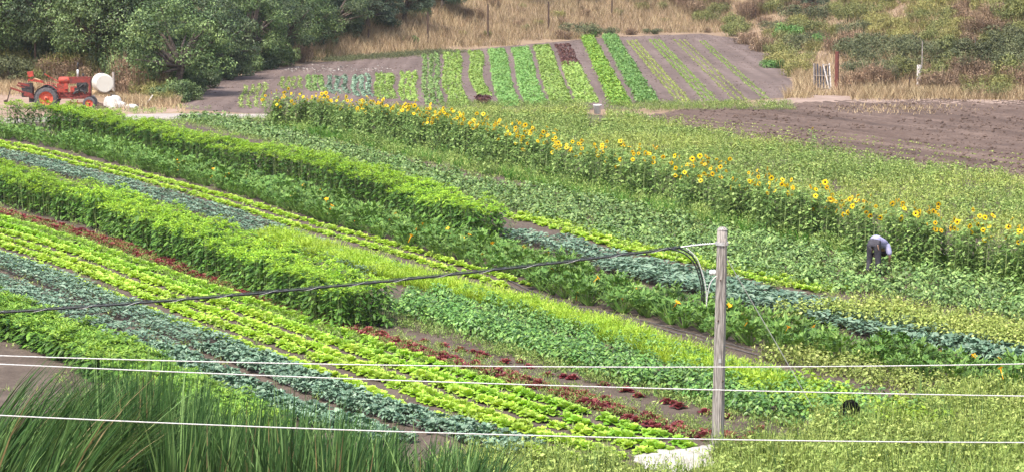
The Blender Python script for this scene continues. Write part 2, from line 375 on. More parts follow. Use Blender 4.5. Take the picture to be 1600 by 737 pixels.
def sheet(name, poly, res, mat, lift=.012, relief=lambda P: 0 * P[:, 0], wob=.5, kind='structure', label=None):
    """a sheet laid over the land; its rim dips into the ground so that its outline is soft"""
    lo = poly.min(0) - 1; hi = poly.max(0) + 1
    gx = np.arange(lo[0], hi[0], res); gy = np.arange(lo[1], hi[1], res)
    X, Y = np.meshgrid(gx, gy); P = np.stack([X.ravel(), Y.ravel()], -1)
    d = poly_sd(P, poly) + (fbm(P[:, 0] * .8, P[:, 1] * .8, 3) - .5) * wob
    z = np.clip(d * .08, -.06, lift) + relief(P) * np.clip(d / .6, 0, 1)
    nx = len(gx); I, J = np.meshgrid(np.arange(nx - 1), np.arange(len(gy) - 1)); q = (J * nx + I).ravel()
    keep = (d[q] > -.6) | (d[q + nx + 1] > -.6); q = q[keep]
    T = np.concatenate([np.stack([q, q + 1, q + nx + 1], -1), np.stack([q, q + nx + 1, q + nx], -1)])
    used, inv = np.unique(T, return_inverse=True)
    mb = MB(); mb.add(np.column_stack([P, z])[used], inv.reshape(-1, 3))
    o = mk(name, mb.mesh(name, mat, True), kind=kind)
    return o

# row frame: e runs along the beds away from the camera, nn points to the near side of a bed
e = np.array([-2000., 4000.]); e /= np.linalg.norm(e); nn = np.array([-e[1], e[0]])
def clod(P, a=.05, s=2.5): return (fbm(P[:, 0] * s, P[:, 1] * s, 3) - .5) * 2 * a
FIELD = pixpoly([(-150, 196), (300, 186), (440, 182), (900, 176), (1000, 188), (1200, 227), (1400, 259), (1600, 287), (1800, 318), (1800, 700), (1300, 780), (600, 790), (-250, 790)])
sheet('crop_field', FIELD, .4, MAT['field'], .02, lambda P: clod(P, .03, 1.5) + .03)
FARF = pixpoly([(278, 170), (300, 150), (335, 128), (400, 113), (500, 98), (650, 86), (850, 68), (950, 59), (1100, 54), (1160, 62), (1212, 95), (1236, 125), (1240, 152), (1000, 170), (700, 177), (400, 178)])
fe = nrm((gp(987, 169) - gp(917, 60))[None])[0]
sheet('far_field', FARF, .35, MAT['far_soil'], .03, lambda P: clod(P, .05, 1.4) + .05)
PLOUGH = pixpoly([(985, 186), (1060, 174), (1240, 164), (1330, 158), (1420, 156), (1600, 161), (1900, 170), (1900, 335), (1600, 287), (1400, 259), (1200, 227), (1060, 202)])
pe = nrm((gp(1600, 262) - gp(1060, 186))[None])[0]; pn = np.array([-pe[1], pe[0]])
def plough_relief(P):
    u = P @ pn; a = .07 * np.sin(u * 2 * math.pi / .75)
    r = fbm(P[:, 0] * .25, P[:, 1] * .25, 2)
    return a * (.3 + r) + (clod(P, .05, 1.0) + clod(P, .02, 4.0)) * np.clip((u - (gp(1300, 205) @ pn)) * .5 + .2, .25, 1) + .09
sheet('ploughed_field', PLOUGH, .2, MAT['plough'], .03, plough_relief, .8)
sheet('dirt_path', pixpoly([(-400, 196), (0, 186), (110, 182), (250, 178), (440, 179), (440, 187), (250, 187), (110, 190), (0, 197), (-400, 206)]), .2, MAT['path'], .04, lambda P: clod(P, .02) + .02, .5)
sheet('farmyard_dirt', pixpoly([(-400, 160), (-20, 142), (60, 144), (160, 160), (270, 160), (290, 172), (250, 178), (110, 181), (0, 186), (-400, 192)]), .25, MAT['dirt'], .03, lambda P: clod(P, .04) + .03)
sheet('sandy_track', pixpoly([(1190, 160), (1250, 150), (1340, 153), (1425, 151), (1500, 157), (1620, 159), (1900, 166), (1900, 178), (1600, 170), (1440, 166), (1300, 164), (1200, 166)]), .2, MAT['track'], .06, lambda P: clod(P, .03) + .07, 1.2)
sheet('pale_gravel_patch', pixpoly([(985, 712), (1000, 704), (1075, 697), (1128, 693), (1150, 722), (1070, 745), (985, 738)]), .06, MAT['pale'], .05, lambda P: clod(P, .05, 4) + .08, .7)

def clods(name, poly, n, size, mat, label, zoff):
    lo, hi = poly.min(0), poly.max(0); P = rng.uniform(lo, hi, (n * 3, 2)); P = P[poly_sd(P, poly) > .5]; P = P[fbm(P[:, 0] * .3, P[:, 1] * .3, 3) > .4][:n]; m = len(P)
    O = np.array([[1, 0, 0], [0, 1, 0], [-1, 0, 0], [0, -1, 0], [0, 0, .7], [0, 0, -.5]]); F = np.array([[0, 1, 4], [1, 2, 4], [2, 3, 4], [3, 0, 4], [1, 0, 5], [2, 1, 5], [3, 2, 5], [0, 3, 5]])
    z = zoff(P); r = size * np.clip(rng.lognormal(0, .5, m), .3, 2.2)
    V = O[None] * r[:, None, None] * rng.uniform(.6, 1.3, (m, 6, 1)) + np.column_stack([P, z + r * .1])[:, None]
    mb = MB(); mb.add(V.reshape(-1, 3), (np.arange(m)[:, None, None] * 6 + F[None]).reshape(-1, 3)); mk(name, mb.mesh(name, [mat]), label=label, cat='soil', kind='stuff')
clods('gravel_stones', pixpoly([(985, 712), (1000, 704), (1075, 697), (1128, 693), (1150, 722), (1070, 745), (985, 738)]), 700, .03, MAT['pale'], 'pale stones of the gravel patch at the pole foot', lambda P: clod(P, .05, 4) + .13)
clods('soil_clods', PLOUGH, 4000, .055, MAT['plough'], 'loose clods on the ploughed soil', lambda P: plough_relief(P) + .03)
clods('far_soil_clods', FARF, 4500, .04, MAT['far_soil'], 'loose clods between the far beds', lambda P: clod(P, .05, 1.4) + .08)

# ------------------------------------------------------------------ plant shapes (local, base at the origin)
UP = np.array([0, 0, 1.])
def rosette(n, r, h, lw, frill=.25, seg=3, m=0, curl=.4):
    """lettuce-like head: broad ruffled leaves, upright inside, spreading outside"""
    mb = MB()
    for i in range(n):
        f = i / (n - 1); az = i * 2.39996 + rng.normal(0, .15); el = 1.35 - 1.05 * f + rng.normal(0, .08)
        L = r * (.75 + .45 * f) * rng.uniform(.85, 1.1); W = L * lw
        d0 = np.array([math.cos(az), math.sin(az), 0]); s = np.array([-d0[1], d0[0], 0])
        V = []
        for k in range(seg + 1):
            t = k / seg; ang = el - curl * t * f * 1.6
            rr = .02 + L * t * math.cos(el - curl * t * f * .8); zz = .015 + L * t * math.sin(max(ang, .02)) * (h / r) * .95
            w = W * math.sin(math.pi * (.16 + .74 * t)) ** .8 * .5
            for j in (-1, 0, 1):
                V.append(d0 * rr + s * (j * w) + UP * (zz + abs(j) * w * .35 + rng.normal(0, frill * .12) * L * (t > .3) * (abs(j) + .4)))
        T = []
        for k in range(seg):
            for j in range(2):
                p = k * 3 + j; T += [[p, p + 1, p + 4], [p, p + 4, p + 3]]
        mb.add(V, T, np.clip(1.0 - .75 * f + rng.normal(0, .13), 0, 1), m)
    return mb
def kale_far(n=17, r=.25):
    mb = MB(); i = np.arange(n); az = i * 2.39996; el = 1.35 - 1.0 * (i + .5) / n
    d = np.stack([np.cos(az) * np.cos(el), np.sin(az) * np.cos(el), np.sin(el)], -1); P = d * r * .85 + UP * .05
    d2 = np.stack([np.cos(az), np.sin(az), np.sin(el) * .6 - .1], -1); return mb.oleaves(P, d2, np.broadcast_to(UP, (n, 3)) + rng.normal(0, .15, (n, 3)), r * rng.uniform(.6, 1.0, n), r * .45, np.clip(rng.normal(.5, .25, n), 0, 1), 0, .2, .2)
def kale_plant(n=26, r=.235, h=.34):
    mb = MB()
    for i in range(n):
        f = (i + .5) / n; az = i * 2.39996 + rng.normal(0, .2); el = 1.4 - 1.0 * f
        d0 = np.array([math.cos(az), math.sin(az), 0]); s = np.array([-d0[1], d0[0], 0]); L = r * rng.uniform(.8, 1.3)
        p0 = UP * .05; p1 = p0 + (d0 * math.cos(el) + UP * math.sin(el)) * L * .5
        mb.tube([p0, p1], [.011, .007], 3, .9)
        V = []; W = L * .44
        for k in range(4):
            t = k / 3; dr = el - .9 * t
            c = p1 + (d0 * math.cos(el - .5 * t) + UP * math.sin(el - .7 * t)) * L * .68 * t
            w = W * (.3, .55, .48, .1)[k]
            for j in (-1, 0, 1): V.append(c + s * j * w + UP * (abs(j) * w * .3 + rng.normal(0, .018)))
        T = []
        for k in range(3):
            for j in range(2):
                p = k * 3 + j; T += [[p, p + 1, p + 4], [p, p + 4, p + 3]]
        mb.add(V, T, np.clip(rng.normal(.5, .25), 0, 1))
    return mb
def squash_plant(n=36, h=.62, r=.42):
    mb = MB(); az = rng.random(n) * 2 * math.pi; rr = r * np.sqrt(rng.random(n)); hh = h * (1.05 - .55 * (rr / r) ** 2) * rng.uniform(.6, 1.1, n)
    d = np.stack([np.cos(az), np.sin(az), 0 * az], -1); top = d * rr[:, None] + UP * hh[:, None]
    for i in range(n): mb.tube([d[i] * rr[i] * .15, top[i]], [.012, .007], 3, rng.random() * .5 + .4, cap=False)
    # jagged lobed leaf: five pointed lobes fanned from the petiole
    for lob in (-1.1, -.55, 0, .55, 1.1):
        a2 = az + lob + rng.normal(0, .12, n); dd = np.stack([np.cos(a2), np.sin(a2), rng.normal(.7, .5, n)], -1)
        nrml = np.stack([-np.cos(az) * .5, -np.sin(az) * .5, np.ones(n)], -1)
        mb.leaves(top, dd, nrml, rng.uniform(.12, .24, n) * (1.15 - abs(lob) * .25), rng.uniform(.05, .08, n), np.clip(rng.normal(.5, .25, n), 0, 1), 0, -.2, .1)
    return mb
def tall_plant(h=1.2, w=.3, lo=170, hi=75, mats=(0, 1, 2), far=False):
    mb = MB()
    for k in range(3):
        a = rng.random() * 6.28; p = np.array([math.cos(a), math.sin(a), 0]) * .09
        mb.tube([p * .6, p * 1.2 + UP * h * .5, p * 1.5 + UP * h * .97], [.012, .01, .005], 4, .6, mats[2])
    # leaves down the stems, drooping
    lo = 66 if far else 95; z = rng.uniform(.08, .93, lo) * h; az = rng.random(lo) * 6.283; r = w * rng.uniform(.25, 1.0, lo) * (1 - .25 * np.abs(z / h - .5))
    d = np.stack([np.cos(az), np.sin(az), rng.normal(-.1, .35, lo)], -1); P = np.stack([np.cos(az) * r, np.sin(az) * r, z], -1)
    (mb.leaves if far else mb.oleaves)(P, d, np.broadcast_to(UP, (lo, 3)) + d * .3, rng.uniform(.12, .2, lo), rng.uniform(.07, .12, lo), None, mats[0], -.15, .35)
    # young lime shoots on top, each a whorl of leaves
    for k in range(13):
        a = rng.random() * 6.283; q = w * math.sqrt(rng.random()) * 1.05; c = np.array([math.cos(a) * q, math.sin(a) * q, h * (1.02 - .16 * (q / w) ** 2) + rng.normal(0, .05)]); m = 8
        az = np.arange(m) * 2.4 + rng.random(); d = np.stack([np.cos(az), np.sin(az), rng.normal(.4, .35, m)], -1)
        mb.leaves(c + d * .015 - UP * .02, d, np.broadcast_to(UP, (m, 3)), rng.uniform(.09, .16, m), rng.uniform(.035, .06, m), np.clip(rng.normal(.3 + .4 * rng.random(), .2, m), 0, 1), mats[1], -.1, .2)
    return mb
def bush_plant(n=70, h=.42, r=.28, leaf=(.08, .13), m=0, wide=.75, ov=False):
    mb = MB(); az = rng.random(n) * 6.283; t = rng.random(n); ph = np.arccos(1 - t * 1.05); f = rng.uniform(.62, 1.05, n)
    P = np.stack([np.cos(az) * np.sin(ph) * r * f, np.sin(az) * np.sin(ph) * r * f, .06 + np.maximum(np.cos(ph), -.02) * h * f], -1)
    N = nrm(np.stack([np.cos(az) * np.sin(ph), np.sin(az) * np.sin(ph), np.cos(ph) * .8 + .6], -1) + rng.normal(0, .28, (n, 3)))
    D = nrm(np.cross(N, rng.normal(0, 1, (n, 3)))) ; D[:, 2] -= .25
    L = rng.uniform(*leaf, n); (mb.oleaves if ov else mb.leaves)(P, D, N, L, L * wide, np.clip(rng.normal(.5, .26, n), 0, 1), m, -.12, .12)
    for k in range(4 if ov else 1):
        a = rng.random() * 6.28; mb.tube([(0, 0, 0), (math.cos(a) * r * .5, math.sin(a) * r * .5, h * .7)], [.009, .005], 3, .5, m, False)
    return mb
def feather_plant(n=38, h=.4, r=.2, m=0, w=.022):
    mb = MB(); az = rng.random(n) * 6.283; rr = r * np.sqrt(rng.random(n))
    P = np.stack([np.cos(az) * rr * .4, np.sin(az) * rr * .4, 0 * az], -1); b = np.stack([np.cos(az), np.sin(az), -.25 + 0 * az], -1) * rng.uniform(.2, .6, n)[:, None]
    mb.blades(P, np.stack([np.cos(az) * .25, np.sin(az) * .25, np.ones(n)], -1), h * rng.uniform(.6, 1.1, n), w, b, 2, None, m)
    k = n; i = rng.integers(0, n, k); t = rng.uniform(.5, 1, k)
    Q = P[i] + np.stack([np.cos(az[i]) * .25, np.sin(az[i]) * .25, np.ones(k)], -1) * (h * .85 * t)[:, None]
    mb.leaves(Q, rng.normal(0, 1, (k, 3)) + UP * .6, np.broadcast_to(UP, (k, 3)), rng.uniform(.05, .1, k), .025, None, m)
    return mb
def weed_tuft(n=60, h=.5, r=.22, m=0, seed=True):
    mb = MB(); az = rng.random(n) * 6.283; rr = r * np.sqrt(rng.random(n)); z = h * rng.uniform(.1, 1, n) ** .8 * (1 - .3 * (rr / r) ** 2)
    P = np.stack([np.cos(az) * rr, np.sin(az) * rr, z], -1)
    mb.leaves(P, rng.normal(0, .7, (n, 3)) + UP * .7, rng.normal(0, .6, (n, 3)) + UP, rng.uniform(.05, .12, n), rng.uniform(.014, .034, n), None, m)
    k = 5; a2 = rng.random(k) * 6.283
    mb.blades(np.zeros((k, 3)), np.stack([np.cos(a2) * .3, np.sin(a2) * .3, np.ones(k)], -1), h * rng.uniform(.7, 1.1, k), .012, np.stack([np.cos(a2), np.sin(a2), 0 * a2], -1) * .2, 1, None, m)
    return mb
def grass_tuft(n=30, h=.5, r=.15, w=.016, m=0, lean=.35):
    mb = MB(); az = rng.random(n) * 6.283; rr = r * np.sqrt(rng.random(n))
    P = np.stack([np.cos(az) * rr, np.sin(az) * rr, 0 * az], -1); b = np.stack([np.cos(az), np.sin(az), -.2 + 0 * az], -1) * (rng.random(n) * lean)[:, None]
    mb.blades(P, np.stack([np.cos(az) * .2, np.sin(az) * .2, np.ones(n)], -1), h * rng.uniform(.5, 1.1, n), w, b, 2, None, m)
    return mb

# ------------------------------------------------------------------ beds of the main field
def line_uv(pts, z):
    P = np.array([gp(x, y, z) for x, y in pts]); v = P @ e; u = P @ nn; o = np.argsort(v); return v[o], u[o]
class Bed:
    """a bed strip: back edge seen as the canopy's top line at height h, or front edge seen on the ground; width in metres"""
    def __init__(s, pts, w, h=0.0, front=False, ext=(0, 0)):
        s.v, u = line_uv(pts, h); s.ub = u - w if front else u; s.w = w
        s.v0, s.v1 = s.v[0] - ext[0], s.v[-1] + ext[1]
    def u(s, v, fr): 
        b = np.interp(v, s.v, s.ub)
        b = b + np.where(v > s.v[-1], (v - s.v[-1]) * (s.ub[-1] - s.ub[-2]) / (s.v[-1] - s.v[-2]), 0) + np.where(v < s.v[0], (v - s.v[0]) * (s.ub[1] - s.ub[0]) / (s.v[1] - s.v[0]), 0)
        return b + fr * s.w
    def rows(s, n, step, jit=.04, miss=0.0, edge=.0):
        out = []
        for k in range(n):
            fr = .5 if n == 1 else edge + (1 - 2 * edge) * k / (n - 1)
            v = np.arange(s.v0 + rng.random() * step, s.v1, step); v = v + rng.normal(0, jit, len(v)); v = v[rng.random(len(v)) > miss]
            uu = s.u(v, fr) + rng.normal(0, jit, len(v))
            out.append(v[:, None] * e + uu[:, None] * nn)
        return np.concatenate(out)
    def scatter(s, dens):
        n = int((s.v1 - s.v0) * s.w * dens); v = rng.uniform(s.v0, s.v1, n); return v[:, None] * e + s.u(v, rng.random(n))[:, None] * nn
    def path(s, fr, step=.5):
        v = np.arange(s.v0, s.v1, step); return v[:, None] * e + s.u(v, fr)[:, None] * nn

def seg(base, cuts, ends):
    return lambda p: base + ' ' + ends[int(np.searchsorted(cuts, 800 + p[0] / p[1] * FPX))]
POOL = {}      # kind -> list of (pos2, scale, label)
def sow(kind, P, label, scale=(.85, 1.15), z=.05):
    P = P[(P[:, 1] > 30)]
    sc = rng.uniform(*scale, len(P))
    POOL.setdefault(kind, []).extend((p, a, label, z) for p, a in zip(P, sc))

T_E = [(27, 160), (103, 162), (152, 172), (244, 191), (298, 203), (400, 223), (509, 241), (617, 267), (698, 297), (785, 320)]
bE = Bed(T_E, 1.05, 1.25)
sow('tall', bE.rows(3, .42, .06), seg('tall leafy lime-topped plant behind the squash,', [190, 560], ['below the tractor yard', 'opposite the sunflower row start', 'near the row end by the kale']), (.88, 1.08))
T_I = [(0, 245), (54, 261), (109, 275), (190, 290), (258, 313), (312, 332), (366, 350), (440, 377), (520, 405), (605, 433)]
bI = Bed(T_I, 1.25, 1.3, ext=(0, 4))
sow('tall', bI.rows(4, .42, .06), seg('tall leafy lime-topped plant beside red lettuce,', [200, 480], ['in the thin blue-green row stretch', 'behind the three lettuce rows', 'near the row end by the beans']), (.8, 1.02))

# squash, front edges on the ground
bF = Bed([(0, 219), (68, 228), (136, 243), (190, 259), (271, 279), (326, 292), (400, 314), (481, 339), (590, 372), (639, 388), (726, 414), (800, 431), (854, 457), (922, 480), (990, 494), (1044, 507), (1112, 525),
          (1241, 560), (1309, 568), (1390, 587), (1444, 598), (1526, 613), (1600, 622)], 1.5, 0, True, (2.5, 4))
sow('squash', bF.rows(3, .6, .1, .03), seg('dark green squash plant in the long row,', [300, 780, 1130], ['beside the thin blue-green row', 'beside the tall lime-topped row', 'along the bare hose strip', 'beside the blue-green kale']), (.7, 1.0))
sow('squash', Bed([(480, 214), (590, 233), (671, 246), (760, 264)], .7, 0, True).rows(1, .8, .1, .35), 'dark green leafy squash plant at the foot of the sunflowers', (.6, .85))
sow('squash', Bed([(800, 272), (900, 299), (1000, 318), (1100, 341), (1190, 362), (1290, 385)], .9, 0, True).rows(1, .8, .15, .3), 'dark green leafy squash plant at the foot of the sunflowers', (.65, .95))
sow('squash', Bed([(1490, 425), (1600, 452)], 1.3, 0, True, (3, 0)).rows(2, .7, .15, .1), 'dark green leafy squash plant at the foot of the sunflowers', (.75, 1.0))

# beans (pale blue-green low bushes) in front of the sunflowers
bD = Bed([(300, 192), (400, 216), (481, 236), (563, 259), (658, 287), (740, 310), (800, 331), (881, 352), (960, 374), (1044, 396), (1120, 416), (1200, 436), (1290, 456), (1390, 468), (1471, 484), (1600, 506)], 1.5, 0, True, (4, 2))
bD2 = Bed([(800, 303), (900, 330), (1000, 355), (1120, 384), (1200, 402), (1290, 422), (1390, 436), (1471, 452), (1600, 474)], 1.5, 0, True, (4, 0))
sow('bean', np.concatenate([bD.rows(4, .42, .1, .08), bD2.rows(4, .42, .12, .12)]), seg('low bean bush in the broad bed,', [780, 1290, 1450], ['behind the tall lime-topped row', 'beside the lime lettuce strip', 'round the bending worker', 'beside the olive seeding herbs']), (.6, 1.3))
# lime strip continuing the tall row
bDl = Bed([(790, 340), (854, 356), (909, 372), (963, 390), (1044, 408), (1120, 424), (1200, 444), (1285, 460)], .9, 0, True)
sow('lime_lettuce', bDl.rows(3, .3, .06, .12), 'lime lettuce in the narrow strip between beans and kale', (.8, 1.2))

# kale in the middle
bK2a = Bed([(800, 356), (881, 369), (949, 388), (1017, 408), (1071, 422), (1112, 432), (1200, 449), (1292, 466)], 1.0, .34)
sow('kale', bK2a.rows(3, .38, .07), 'blue-green kale at the lime strip side of the middle kale bed', (.8, 1.1))
bK2b = Bed([(930, 424), (990, 440), (1071, 460), (1112, 474), (1200, 492), (1281, 511), (1363, 534), (1466, 550), (1600, 577)], 1.5, 0, True, (4, 0))
sow('kale', bK2b.rows(5, .33, .06), 'blue-green kale in the bed between squash and beans', (.85, 1.2))
# lime lettuce G and blue row H (left), then the feathery lime row
bG = Bed([(0, 231), (60, 243), (109, 257), (190, 276), (285, 302), (358, 322), (420, 344), (470, 358), (536, 376), (617, 398), (698, 424), (790, 452)], .75, 0, True, (0, 3))
sow('lime_lettuce', bG.rows(2, .28, .05, .08), 'lime lettuce in the thin row at the squash edge', (.75, 1.05))
bH = Bed([(0, 236), (60, 247), (109, 261), (190, 281), (285, 308), (358, 328), (414, 350), (495, 376), (574, 402), (640, 424)], 1.0, .2, ext=(0, 3))
sow('kale', bH.rows(3, .36, .06), 'small blue-green kale in the thin row behind the tall plants', (.65, .9))

# potatoes / big-leaved bean rows at the centre
bP = Bed([(598, 484), (698, 516), (790, 545), (881, 573), (963, 598), (1044, 619), (1112, 636), (1200, 660), (1270, 672)], .6, 0, True)
sow('potato', bP.rows(2, .36, .06), seg('bright leafy bean plant next to red lettuce,', [900, 1110], ['near the end of the tall row', 'above the dense red heads', 'beyond the utility pole']), (.85, 1.1))
bP2 = Bed([(640, 470), (698, 496), (790, 525), (881, 552), (963, 577), (1044, 598), (1112, 615), (1200, 638), (1300, 656), (1380, 668)], 1.5, 0, True, (0, 0))
sow('potato', bP2.rows(3, .34, .05, .05, -.03), 'dark leafy bean plant beside the feathery lime row', (.7, .92))

sow('potato', gp(np.array([1290, 1308, 1325, 1342, 1362, 1300, 1345]), np.array([672, 684, 690, 686, 676, 660, 662])), 'dark leafy bean plant crowding round the black bag', (.75, 1.0))
# red lettuce row
bJ = Bed([(0, 338), (95, 363), (190, 392), (271, 422), (353, 450), (400, 470), (481, 503), (557, 526), (658, 560), (739, 584), (800, 600), (841, 612), (908, 631), (952, 649), (1003, 663), (1044, 679), (1112, 690), (1190, 700)], .35, 0, True, (0, 3))
sow('red_lettuce', bJ.rows(2, .23, .06, .05), 'dark red lettuce in the weedy row beside the green lettuce', (.75, 1.08))
bJ2 = Bed([(640, 533), (740, 560), (860, 592), (950, 612), (1036, 636), (1100, 652), (1200, 684)], .3, 0, True)
sow('red_lettuce', bJ2.rows(1, .33, .12, .45), 'dark red lettuce among weeds below the bean row', (.6, .9))

# three double rows of lettuce (front edges)
bK1 = Bed([(0, 356), (54, 371), (122, 395), (190, 420), (261, 446), (345, 476), (450, 514), (606, 568), (700, 600), (780, 628), (849, 650), (908, 669), (995, 698), (1040, 713)], .8, 0, True, (0, 4))
bK2 = Bed([(0, 377), (54, 392), (130, 420), (200, 448), (290, 478), (390, 512), (500, 553), (617, 600), (698, 634), (766, 656), (805, 672), (895, 697), (963, 722)], .85, 0, True, (0, 4))
bK3 = Bed([(0, 402), (54, 420), (130, 449), (185, 473), (244, 498), (339, 531), (460, 574), (536, 600), (617, 640), (698, 666), (800, 698), (890, 726)], .95, 0, True, (0, 4))
sow('lettuce', bK1.rows(2, .27, .035, .08, .12), seg('bright green lettuce next to red lettuce,', [450, 750], ['below the tall row', 'below the row end', 'above the gravel patch']), (.82, 1.1))
sow('lime_lettuce', bK2.rows(2, .28, .035, .09, .1), seg('lime green lettuce in the middle double row,', [450, 750], ['below the tall row', 'below the row end', 'above the gravel patch']), (.82, 1.1))
sow('lime_lettuce', bK3.rows(2, .28, .035, .05, .08), seg('lime green lettuce next to the kale,', [350, 650], ['under the black cable', 'above the cattails', 'towards the near weeds']), (.85, 1.12))
# near kale, two beds
bL1 = Bed([(0, 422), (81, 452), (141, 479), (236, 520), (330, 556), (400, 583), (481, 618), (563, 648), (617, 662), (700, 686), (800, 716)], .72, 0, True, (0, 4))
bL2 = Bed([(0, 459), (54, 479), (95, 498), (152, 524), (217, 548), (271, 575), (326, 602), (400, 636), (500, 672), (600, 700)], .66, 0, True, (0, 4))
sow('kale', bL1.rows(3, .3, .05, .03), seg('grey-green kale touching the lime lettuce,', [180, 500], ['above the bushy herbs', 'above the tall cattails', 'towards the near weeds']), (.6, .85))
sow('kale', bL2.rows(3, .3, .05, .03), seg('grey-green kale on the reed side of the drip hose,', [180], ['beside the bushy herbs', 'above the cattails']), (.6, .85))
# parsley-like bushes and the feathery end
bM = Bed([(0, 462), (68, 490), (122, 508), (176, 530), (230, 556), (300, 590), (380, 628), (440, 655)], .9, .55, ext=(0, 4))
sow('parsley', bM.rows(4, .3, .06), seg('bushy bright green herb,', [150, 300], ['beside the bare soil corner', 'behind the tallest cattails', 'at the thin end of its row']), (.9, 1.2))

# ------------------------------------------------------------------ build the sown plants
VAR = {
 'lettuce': ('lettuce', [rosette(20, .19, .2, .85) for _ in range(5)], [MAT['lettuce']], 'lettuce', 'green lettuces in rows'),
 'lime_lettuce': ('lime_lettuce', [rosette(20, .19, .19, .85) for _ in range(5)], [MAT['lettuce2']], 'lettuce', 'lime lettuces in rows'),
 'red_lettuce': ('red_lettuce', [rosette(18, .19, .17, .8) for _ in range(4)], [MAT['lettuce_red']], 'lettuce', 'red lettuces in the weedy row'),
 'kale': ('kale_plant', [kale_plant() for _ in range(5)], [MAT['kale']], 'kale', 'kale plants in beds'),
 'squash': ('squash_plant', [squash_plant() for _ in range(5)], [MAT['squash']], 'squash plant', 'squash plants in rows'),
 'tall': ('tall_leafy_plant', [tall_plant() for _ in range(5)], [MAT['tall'], MAT['tall_top'], MAT['sun_stem']], 'tall plant', 'tall leafy plants in hedge-like rows'),
 'bean': ('bean_bush', [bush_plant(64, .4, .28, (.075, .12), ov=True) for _ in range(5)], [MAT['bean']], 'bean plant', 'bean bushes in the broad bed'),
 'potato': ('leafy_bean_plant', [bush_plant(105, .46, .3, (.08, .13), 0, .58, ov=True) for _ in range(5)], [MAT['potato']], 'bean plant', 'leafy bean plants in the central rows'),
 'parsley': ('herb_bush', [tall_plant(.52, .24, mats=(0, 1, 0)) for _ in range(4)], [MAT['tall'], MAT['herb']], 'herb', 'bushy herbs behind the reeds'),
}
FAR = {'kale': [kale_far() for _ in range(5)], 'tall': [tall_plant(far=True) for _ in range(4)], 'bean': [bush_plant(46, .4, .28, (.085, .14)) for _ in range(5)], 'potato': [bush_plant(80, .46, .3, (.09, .15), 0, .6) for _ in range(4)],
       'lettuce': [rosette(11, .19, .2, .95, seg=2) for _ in range(4)], 'lime_lettuce': [rosette(11, .19, .19, .95, seg=2) for _ in range(4)], 'squash': [squash_plant(26) for _ in range(3)]}
for kind, items in POOL.items():
    name, vs_, mats, cat, group = VAR[kind]
    meshes = [v.mesh(name, mats) for v in vs_]; arrs = [v.arrays() for v in FAR.get(kind, vs_)]
    px = np.array([800 + it[0][0] / it[0][1] * FPX for it in items]); inv = (px > -30) & (px < 1630)
    order = np.argsort([it[0][1] + (0 if k else 1000) for it, k in zip(items, inv)])
    rest = MB()
    for rank, i in enumerate(order):
        p, a, lab, z = items[i]; lab = lab(p) if callable(lab) else lab; rz = rng.random() * 6.283; q = int(rng.integers(len(meshes)))
        s3 = (a * rng.uniform(.92, 1.08), a * rng.uniform(.92, 1.08), a * rng.uniform(.9, 1.12))
        if rank < 300 and inv[i]:
            o = mk(name, meshes[q], None, (p[0], p[1], z), rz, s3, lab, cat, group)
            if kind == 'squash' and rng.random() < .17 and 'long row' in lab:
                o['flowering'] = 1; o['label'] = lab.replace('dark green squash plant in the', 'orange-flowered squash plant in the')
        else: rest.put(arrs[q % len(arrs)], xf((p[0], p[1], z), rz, s3))
    if rest.n:
        mk(name + '_mass', rest.mesh(name + '_mass', mats), label='farther ' + {'lettuce': 'green lettuces', 'lime_lettuce': 'lime lettuces', 'red_lettuce': 'red lettuces', 'kale': 'blue-green kale plants', 'squash': 'squash plants', 'tall': 'tall lime-topped plants', 'bean': 'low bean bushes', 'potato': 'leafy bean plants', 'parsley': 'green herbs'}[kind] + ' filling the rest of the rows', cat=cat, kind='stuff')

# orange squash flowers as parts of some plants
flw = MB()
for k in range(5):
    a = k * 1.2566
    flw.leaves(np.array([[0, 0, 0.]]), np.array([[math.cos(a), math.sin(a), .8]]), np.array([[-math.cos(a), -math.sin(a), .6]]), .13, .09, None, 0, .1, .25)
flw.tube([(0, 0, -.3), (0, 0, .02)], [.007, .02], 5, .2)
flw_me = flw.mesh('squash_flower', [MAT['flower']])
for o in [o for o in C.objects if o.get('flowering')]:
    del o['flowering']
    a = rng.random() * 6.28; rr = rng.uniform(.2, .45)
    f = mk('flower', flw_me, o, (math.cos(a) * rr, -abs(math.sin(a)) * rr, rng.uniform(.36, .62)), a, rng.uniform(.8, 1.15)); f.rotation_euler = (rng.uniform(.2, .9), rng.uniform(-.5, .5), a)

# ------------------------------------------------------------------ stuff: feathery row, weeds, ground cover
def stuff_from(name, variants, mats, P, label, cat, scale=(.8, 1.2), z=.04, zf=None, hs=None):
    mb = MB(); arrs = [v.arrays() for v in variants]; sc = rng.uniform(*scale, len(P))
    zz = zf(P) if zf is not None else np.full(len(P), z)
    for i, p in enumerate(P):
        k = sc[i] if hs is None else sc[i] * hs[i]
        mb.put(arrs[rng.integers(len(arrs))], xf((p[0], p[1], zz[i]), rng.random() * 6.283, (sc[i], sc[i], k)))
    return mk(name, mb.mesh(name, mats), label=label, cat=cat, kind='stuff')
bLime = Bed([(440, 352), (481, 368), (563, 388), (644, 415), (753, 442), (800, 452), (881, 473), (963, 495), (1044, 521), (1112, 547), (1200, 571), (1250, 584)], .9, .4)
stuff_from('feathery_lime_herbs', [feather_plant() for _ in range(5)], [MAT['dill']], bLime.rows(5, .24, .06), 'feathery lime green herb row running beside the dark beans', 'herb row')
bLime2 = Bed([(1235, 577), (1290, 592), (1330, 606), (1400, 622), (1460, 634), (1500, 644)], 1.4, .35)
stuff_from('lime_leaf_mass', [bush_plant(60, .36, .24, (.07, .12)) for _ in range(4)], [MAT['dill']], bLime2.rows(4, .34, .1), 'lime leafy plants at the lower end of the feathery row', 'herb row')
